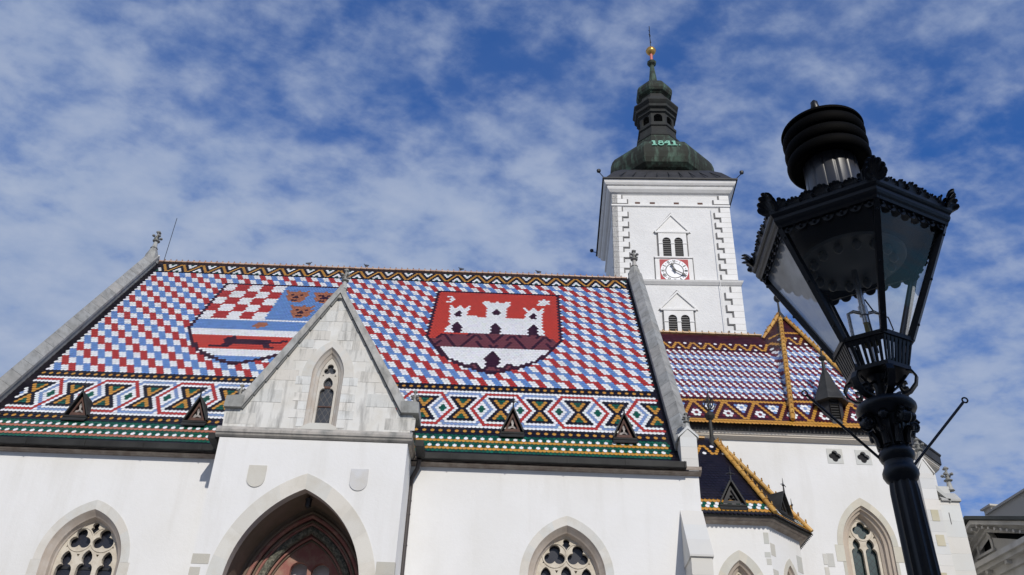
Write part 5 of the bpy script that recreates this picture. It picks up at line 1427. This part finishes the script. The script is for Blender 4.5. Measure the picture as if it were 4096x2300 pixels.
# ------------------------------------------------------------------ unseen town house, added behind the viewer to shade the lamp
house = thing('shade_house', 'long three storey town house, unseen, added behind the viewer to shade the street lamp', 'building', (0, -14, 0))
b = MB(); hl = []
for fl in range(3):
    for i in range(-9, 10):
        cx_ = i*3.4; z0_ = 1.2 + fl*4.1; hl.append([(cx_ - .6, z0_), (cx_ + .6, z0_), (cx_ + .6, z0_ + 2.1), (cx_ - .6, z0_ + 2.1)])
b.plate([(-34, 0), (34, 0), (34, 13.2), (-34, 13.2)], hl, lambda x, z: (x, -13, z))
b.box(-34, 34, -24, -13.4, 0, 13.2)
b.build('shade_house_wall', M['palace'], house, recalc=False)
b = MB(); b.exX([(-12.6, 13.2), (-12.6, 13.5), (-18.5, 17.2), (-24.5, 13.2)], -34.5, 34.5); b.build('shade_house_roof', M['palace_roof'], house)
for h_ in hl:
    b = MB(); b.box(h_[0][0] - .1, h_[1][0] + .1, -13.03, -12.9, h_[0][1] - .12, h_[0][1] - .01); b.box(h_[0][0] + .02, h_[1][0] - .02, -13.25, -13.2, h_[0][1], h_[2][1] - .02)
    b.build('window', M['lead_glass'], house)

# ------------------------------------------------------------------ pigeons on the ridge
rz = nave(0, -2.9)
PG = [((1235, 1062), 1, 'grey pigeon on the roof ridge above the three crowns of the left shield'), ((1463, 1071), -1, 'grey pigeon on the roof ridge just right of the porch gable finial'),
      ((1843, 1086), -1, 'grey pigeon on the roof ridge above the moon of the castle shield'), ((2152, 1095), -1, 'grey pigeon on the roof ridge above the star of the castle shield')]
for (px, py), sg, lab in PG:
    p = atY(px, py, rz[1]); z0 = rz[2] + .085
    b = MB(); secs = [(-.17, .10, .012, .03), (-.09, .11, .03, .05), (-.03, .12, .05, .062), (.03, .135, .055, .068), (.07, .16, .045, .055), (.09, .20, .028, .030), (.10, .235, .030, .030), (.125, .245, .022, .022), (.145, .24, .006, .006)]
    rs = []
    for i, (x, z, ry, rz_) in enumerate(secs):
        rs.append([(x*sg, ry*cos(2*pi*k/10), z + rz_*sin(2*pi*k/10)) for k in range(10)])
    b.rings(rs)
    for s in (-.02, .02): b.tube([(.0, s, .08), (.01*sg, s, 0.0), (.035*sg, s, 0.0)], .006, 5)
    o = b.build('pigeon', M['feather'], None, smooth=True)
    o.location = (p.x, rz[1], z0 + .01); o.rotation_euler = (0, 0, R(20)*sg)
    o['label'] = lab; o['category'] = 'pigeon'; o['group'] = 'pigeons sitting on the roof ridge'

# ------------------------------------------------------------------ street lamp
LX, LY = 1.078, 2.3
axv = Vector((-0.029, -0.019, 1)).normalized(); exv = Vector((0, 1, 0)).cross(axv).normalized(); eyv = axv.cross(exv)
def LT(x, y, z): p = Vector((LX, LY, 0)) + axv*z + exv*x + eyv*y; return (p.x, p.y, p.z)
lamp = thing('street_lamp', 'black cast iron street lamp with a six sided glass lantern', 'street lamp', (LX, LY, 0))
def lpart(b, name, mat_='lamp_black', smooth=True, parent=None, label=None): return b.xf(LT).build(name, M[mat_], parent or lamp, smooth=smooth, label=label)
PH = R(-3.15) - pi/2
def hx(Rr, z, n=6): return [(Rr*cos(PH + k*pi/3), Rr*sin(PH + k*pi/3), z) for k in range(6)]
def flute(r_, k_, dep): return lambda a, z: 1 - dep*(0.5 - 0.5*cos(k_*a))**0.6
b = MB()
b.lathe([(0.15, 0), (0.15, .10), (0.12, .16), (0.11, .5), (0.085, .58), (0.07, .66), (0.075, .72), (0.055, .8)], (0, 0, 0), 24)
b.lathe([(0.050, .8), (0.0385, 2.30), (0.0365, 2.52), (0.034, 2.545)], (0, 0, 0), 96, rf=flute(0, 12, .13), cap0=False, cap1=False)
b.lathe([(0.030, 2.54), (0.040, 2.55), (0.0455, 2.562), (0.0455, 2.572), (0.040, 2.584), (0.0375, 2.588), (0.0375, 2.600), (0.0415, 2.604), (0.0455, 2.614), (0.0455, 2.622), (0.040, 2.632), (0.035, 2.638)], (0, 0, 0), 36)
lpart(b, 'post')
b = MB()
b.lathe([(0.034, 2.632), (0.035, 2.66), (0.042, 2.69), (0.050, 2.715), (0.056, 2.722)], (0, 0, 0), 48, rf=lambda a, z: 1 + .05*cos(16*a))
for k in range(8):
    a = PH + k*pi/4; e = (cos(a), sin(a)); t = (-sin(a), cos(a))
    pth = [(e[0]*r_, e[1]*r_, z) for r_, z in ((.037, 2.642), (.041, 2.665), (.052, 2.685), (.058, 2.680), (.056, 2.672))]
    b.tube(pth, .010, 7, .005)
for k in range(4):
    a = PH + pi/12 + k*pi/2; e = Vector((cos(a), sin(a), 0)); t = Vector((-sin(a), cos(a), 0)); c = e*.066 + Vector((0, 0, 2.704))
    sp_ = []
    for i in range(26):
        q_ = i/25; ang = q_*2*pi*2.0 + 0.5; rr_ = .021*(1 - q_*.85); sp_.append(c + e*(rr_*cos(ang)) + Vector((0, 0, rr_*sin(ang))))
    for off in (-.010, .010): b.tube([p + t*off for p in sp_], .0048, 6)
    b.tube([c - t*.012, c + t*.012], .0165, 12)
    b.tube([e*.036 + Vector((0, 0, 2.71)), c + Vector((0, 0, .02))], .012, 7)
    b.ball(tuple(e.normalized()*0 + Vector((cos(a + pi/4)*.058, sin(a + pi/4)*.058, 2.715))), .014, 8, 6)
b.lathe([(0.045, 2.716), (0.060, 2.722), (0.066, 2.730), (0.074, 2.737), (0.0785, 2.745), (0.0785, 2.753), (0.0745, 2.760), (0.069, 2.762), (0.066, 2.768), (0.03, 2.772)], (0, 0, 0), 40)
lpart(b, 'capital')
b = MB()
b.lathe([(0.030, 2.768), (0.020, 2.785), (0.017, 2.81), (0.022, 2.835), (0.034, 2.85)], (0, 0, 0), 16)
lpart(b, 'neck')
for k in range(6):
    a = PH + k*pi/3 + pi/6*0; e = Vector((cos(a), sin(a), 0)); t = Vector((-sin(a), cos(a), 0))
    prof_ = [(.022, 2.774), (.045, 2.777), (.072, 2.786), (.090, 2.804), (.096, 2.825), (.088, 2.842), (.074, 2.848)]
    b = MB(); b.flatbar([e*r_ + Vector((0, 0, z)) for r_, z in prof_], .019, .006, t)
    cur = []
    for i in range(14):
        ang = i/13*4.4 + 1.2; rr_ = .013*(1 - i/13*.6); cur.append(e*(.064 + rr_*cos(ang)) + Vector((0, 0, 2.802 + rr_*sin(ang))))
    b.flatbar(cur, .018, .005, t)
    b.tube([e*.02 + Vector((0, 0, 2.83)), e*.045 + Vector((0, 0, 2.815)), e*.070 + Vector((0, 0, 2.835))], .004, 6)
    lpart(b, 'scroll_bracket')
# slotted basket
def hexside(k, r0_, z0_, r1_, z1_):
    a0, a1 = PH + k*pi/3, PH + (k + 1)*pi/3
    return (Vector((r0_*cos(a0), r0_*sin(a0), z0_)), Vector((r0_*cos(a1), r0_*sin(a1), z0_)), Vector((r1_*cos(a1), r1_*sin(a1), z1_)), Vector((r1_*cos(a0), r1_*sin(a0), z1_)))
zb0_, zb1_, rb0, rb1 = 2.853, 2.933, .084, .109
b = MB()
b.rings([hx(.088, 2.846), hx(.088, 2.858), hx(.080, 2.858)])
b.rings([hx(rb1 + .004, zb1_ - .006), hx(rb1 + .006, zb1_ + .006), hx(rb1 - .006, zb1_ + .006), hx(rb1 - .008, zb1_ - .006), hx(rb1 + .004, zb1_ - .006)], False, False)
b.rings([hx(rb1 - .008, zb1_ - .018), hx(rb1 - .001, zb1_ - .002), hx(rb1 - .006, zb1_ - .002), hx(rb1 - .013, zb1_ - .018), hx(rb1 - .008, zb1_ - .018)], False, False)
for k in range(6):
    A_, B_, C2, D2 = hexside(k, rb0, zb0_, rb1, zb1_)
    n_ = 7
    for i in range(n_ + 1):
        t0 = max(0, (i - .30)/n_); t1 = min(1, (i + .30)/n_)
        p = [A_.lerp(B_, t0), A_.lerp(B_, t1), D2.lerp(C2, t1), D2.lerp(C2, t0)]
        o_ = (A_ + B_); o_.z = 0; o_ = o_.normalized()*.004
        b.hexa([p[0], p[1], p[1] - o_, p[0] - o_, p[3], p[2], p[2] - o_, p[3] - o_])
lpart(b, 'basket', smooth=False)
# corner bars, eaves, roof
ze, re = 3.272, .274
for k in range(6):
    a = PH + k*pi/3; e = Vector((cos(a), sin(a), 0)); t = Vector((-sin(a), cos(a), 0))
    p0 = e*(rb1 - .001) + Vector((0, 0, zb1_)); p1 = e*re + Vector((0, 0, ze))
    b = MB(); b.flatbar([p0, p1], .017, .011, t); b.flatbar([p0 - e*.008, p1 - e*.008], .010, .014, t)
    for q_ in (.12, .5, .88): b.ball(tuple(p0.lerp(p1, q_) + e*.006), .0045, 6, 4)
    lpart(b, 'corner_bar', smooth=False)
b = MB()
b.rings([hx(r_, z) for r_, z in ((.258, 3.256), (.278, 3.258), (.281, 3.266), (.286, 3.272), (.290, 3.280), (.290, 3.290), (.295, 3.294), (.299, 3.300), (.299, 3.310), (.294, 3.315), (.290, 3.317), (.266, 3.322), (.258, 3.256))], False, False)
eav = lpart(b, 'lantern_eaves', smooth=False)
b = MB(); b.rings([hx(r_, z) for r_, z in ((.291, 3.317), (.20, 3.365), (.115, 3.41), (.112, 3.43))]); b.rings([hx(r_, z) for r_, z in ((.272, 3.29), (.19, 3.335), (.08, 3.35))])
lpart(b, 'lantern_roof', smooth=False)
for k in range(6):                       # hanging scalloped fringe with beads
    A_, B_, C2, D2 = hexside(k, .269, 3.256, .269, 3.256)
    o_ = (A_ + B_); o_.z = 0; o_ = o_.normalized(); t = (B_ - A_).normalized(); n_ = 7
    b = MB()
    for i in range(n_):
        c = A_.lerp(B_, (i + .5)/n_); P = [c + t*(.0165*cos(q_)) + Vector((0, 0, -.017*sin(q_)*1.0)) for q_ in [pi*j/8 for j in range(9)]]
        b.exV(P, -o_*.003)
        b.ball(tuple(c + Vector((0, 0, -.006)) + o_*.003), .0048, 8, 5)
    lpart(b, 'fringe', smooth=False, parent=eav)
# acanthus cresting
def palmette(b, base, t, o_, W_, H_, lobes=7, curl=.35):
    """fan of plump lobes rolled over at the tip"""
    for li in range(lobes):
        q_ = (li/(lobes - 1) - .5)*2; ang = q_*1.05; ln = H_*(1 - .42*abs(q_)**1.6)
        d = t*sin(ang)*(W_/H_)*1.0 + Vector((0, 0, cos(ang)))
        pts = []
        for j in range(9):
            s_ = j/8; fold = max(0, s_ - .70)/.30
            pts.append(base + t*(q_*W_*.22) + d*(ln*(s_ - .16*fold*fold)) + o_*(curl*H_*(s_**2)*.8 + .10*H_*sin(pi*fold*.5)))
        wd = H_*.115 + W_*.045
        rs = []
        for j, p in enumerate(pts):
            s_ = j/8; r_ = wd*(0.55 + 0.75*sin(pi*min(1, s_*0.8 + .1)))*(.55 if j == 8 else 1)
            tt = (pts[min(j+1, 8)] - pts[max(j-1, 0)]).normalized(); sd_ = tt.cross(o_).normalized(); on = sd_.cross(tt).normalized()
            rs.append([p + sd_*r_, p + sd_*r_*.5 + on*(.45*r_), p - sd_*r_*.5 + on*(.45*r_), p - sd_*r_, p - on*(.30*r_)])
        b.rings(rs)
for k in range(6):
    A_, B_, C2, D2 = hexside(k, .290, 3.314, .290, 3.314)
    o_ = (A_ + B_); o_.z = 0; o_ = o_.normalized(); t = (B_ - A_).normalized()
    for i, (q_, W_, H_) in enumerate(((.22, .034, .027), (.36, .032, .033), (.5, .040, .038), (.64, .032, .033), (.78, .034, .027))):
        b = MB(); palmette(b, A_.lerp(B_, q_), t, o_, W_, H_); 
        if i in (0, 2, 4): b.tube([A_.lerp(B_, q_ - .07) + Vector((0, 0, .004)), A_.lerp(B_, q_ + .07) + Vector((0, 0, .004))], .006, 6)
        lpart(b, 'acanthus_leaf', parent=eav)
    a = PH + k*pi/3; e = Vector((cos(a), sin(a), 0)); tt = Vector((-sin(a), cos(a), 0))
    b = MB()
    palmette(b, e*.290 + Vector((0, 0, 3.312)), tt, e, .040, .070, 7, .42)
    palmette(b, A_.lerp(B_, .09), t, o_, .030, .042, 5, .2); palmette(b, A_.lerp(B_, -.0) + (hexside((k - 1) % 6, .290, 3.314, .290, 3.314)[0] - A_)*.09, -(hexside((k - 1) % 6, .290, 3.314, .290, 3.314)[0] - A_).normalized(), e, .030, .042, 5, .2)
    lpart(b, 'corner_leaf', parent=eav)
# glass
for k in range(6):
    A_, B_, C2, D2 = hexside(k, rb1 - .006, zb1_ + .004, re - .010, ze)
    b = MB(); b.add([tuple(A_), tuple(B_), tuple(C2), tuple(D2)], [(0, 1, 2, 3)])
    lpart(b, 'glass_pane', 'lamp_glass_milky' if k == 4 else 'lamp_glass', smooth=False, label='pale dusty pane on the left of the lantern' if k == 4 else None)
# chimney and cowl
b = MB(); b.lathe([(0.088, 3.405), (0.083, 3.42), (0.083, 3.61)], (0, 0, 0), 120, rf=lambda a, z: 1 - .035*(1 if (a*14/pi) % 2 < .35 else 0)); b.build
lpart(b, 'chimney', 'chimney_metal')
b = MB(); pf = [(0.088, 3.600), (0.112, 3.590)]
for c_z in (3.612, 3.660, 3.708):
    for j in range(9):
        a = -pi/2 + pi*j/8; pf.append((.1165 + .0160*cos(a), c_z + .0235*sin(a)))
pf += [(0.132, 3.735), (0.133, 3.740), (0.131, 3.745), (0.09, 3.752), (0.03, 3.757)]
pf = [(r_*.985, z_) for r_, z_ in pf]; b.lathe(pf, (0, 0, 0), 64)
lpart(b, 'cowl', 'cowl_black')
b = MB(); b.lathe([(0.018, 3.752), (0.020, 3.775), (0.012, 3.785), (0.014, 3.80), (0.020, 3.808), (0.020, 3.82), (0.012, 3.83), (0.013, 3.842), (0.016, 3.85), (0.012, 3.866), (0.012, 3.875), (0.004, 3.885)], (-.004, 0, 0), 14); lpart(b, 'finial')
# burner inside
b = MB()
b.tube([(0, 0, 2.86), (0, 0, 3.02)], .006, 8); b.tube([(0, 0, 3.02), (0, 0, 3.20)], .0085, 12); b.tube([(0, 0, 3.045), (0, 0, 3.075)], .013, 14)
lpart(b, 'burner_pipe', 'chrome')
for s in (-1, 1):
    b = MB(); b.tube([(s*.004, 0, 3.052), (s*.030, 0, 3.058), (s*.046, 0, 3.050), (s*.046, 0, 2.94)], .0052, 8); lpart(b, 'burner_arm', 'chrome')
b = MB(); b.tube([(.012, 0, 3.10), (.03, 0, 3.06), (.068, 0, 3.04), (.074, 0, 3.0), (.05, 0, 2.97)], .0022, 6); b.tube([(.008, .01, 3.2), (.016, .01, 3.0), (.02, .01, 2.93)], .003, 6); lpart(b, 'wire', 'lamp_black')
b = MB(); b.lathe([(.015, 2.945), (.026, 2.952), (.024, 2.962), (.012, 2.968)], (0, 0, 0), 12); b.tube([(0, 0, 2.965), (0, 0, 3.02)], .0075, 8); lpart(b, 'valve', 'brass')
b = MB(); b.lathe([(.155, 3.232), (.150, 3.225), (.09, 3.235), (.03, 3.225)], (0, 0, 0), 40, cap0=False)
for k in range(14):
    a = 2*pi*k/14; b.ball((.115*cos(a), .115*sin(a), 3.216), .014, 8, 6, (1, 1, 1.2))
lpart(b, 'reflector', 'reflector')
# ladder rests
for (x0_, y0_, x1_, y1_) in ((3538, 1850, 3229, 1582), (3660, 1856, 3853, 1609)):
    p0 = atY(x0_, y0_, LY - .04); p1 = atY(x1_, y1_, LY - .04)
    b = MB(); b.tube([p0.lerp(p1, -.10), p1], .0038, 10)
    d = (p1 - p0).normalized(); c = p1 + d*.009
    b.tube([c + Vector((cos(a)*.0075, 0, sin(a)*.0075)) for a in [2*pi*i/16 for i in range(17)]], .0024, 6)
    b.build('ladder_rest', M['steel'], lamp, smooth=True)
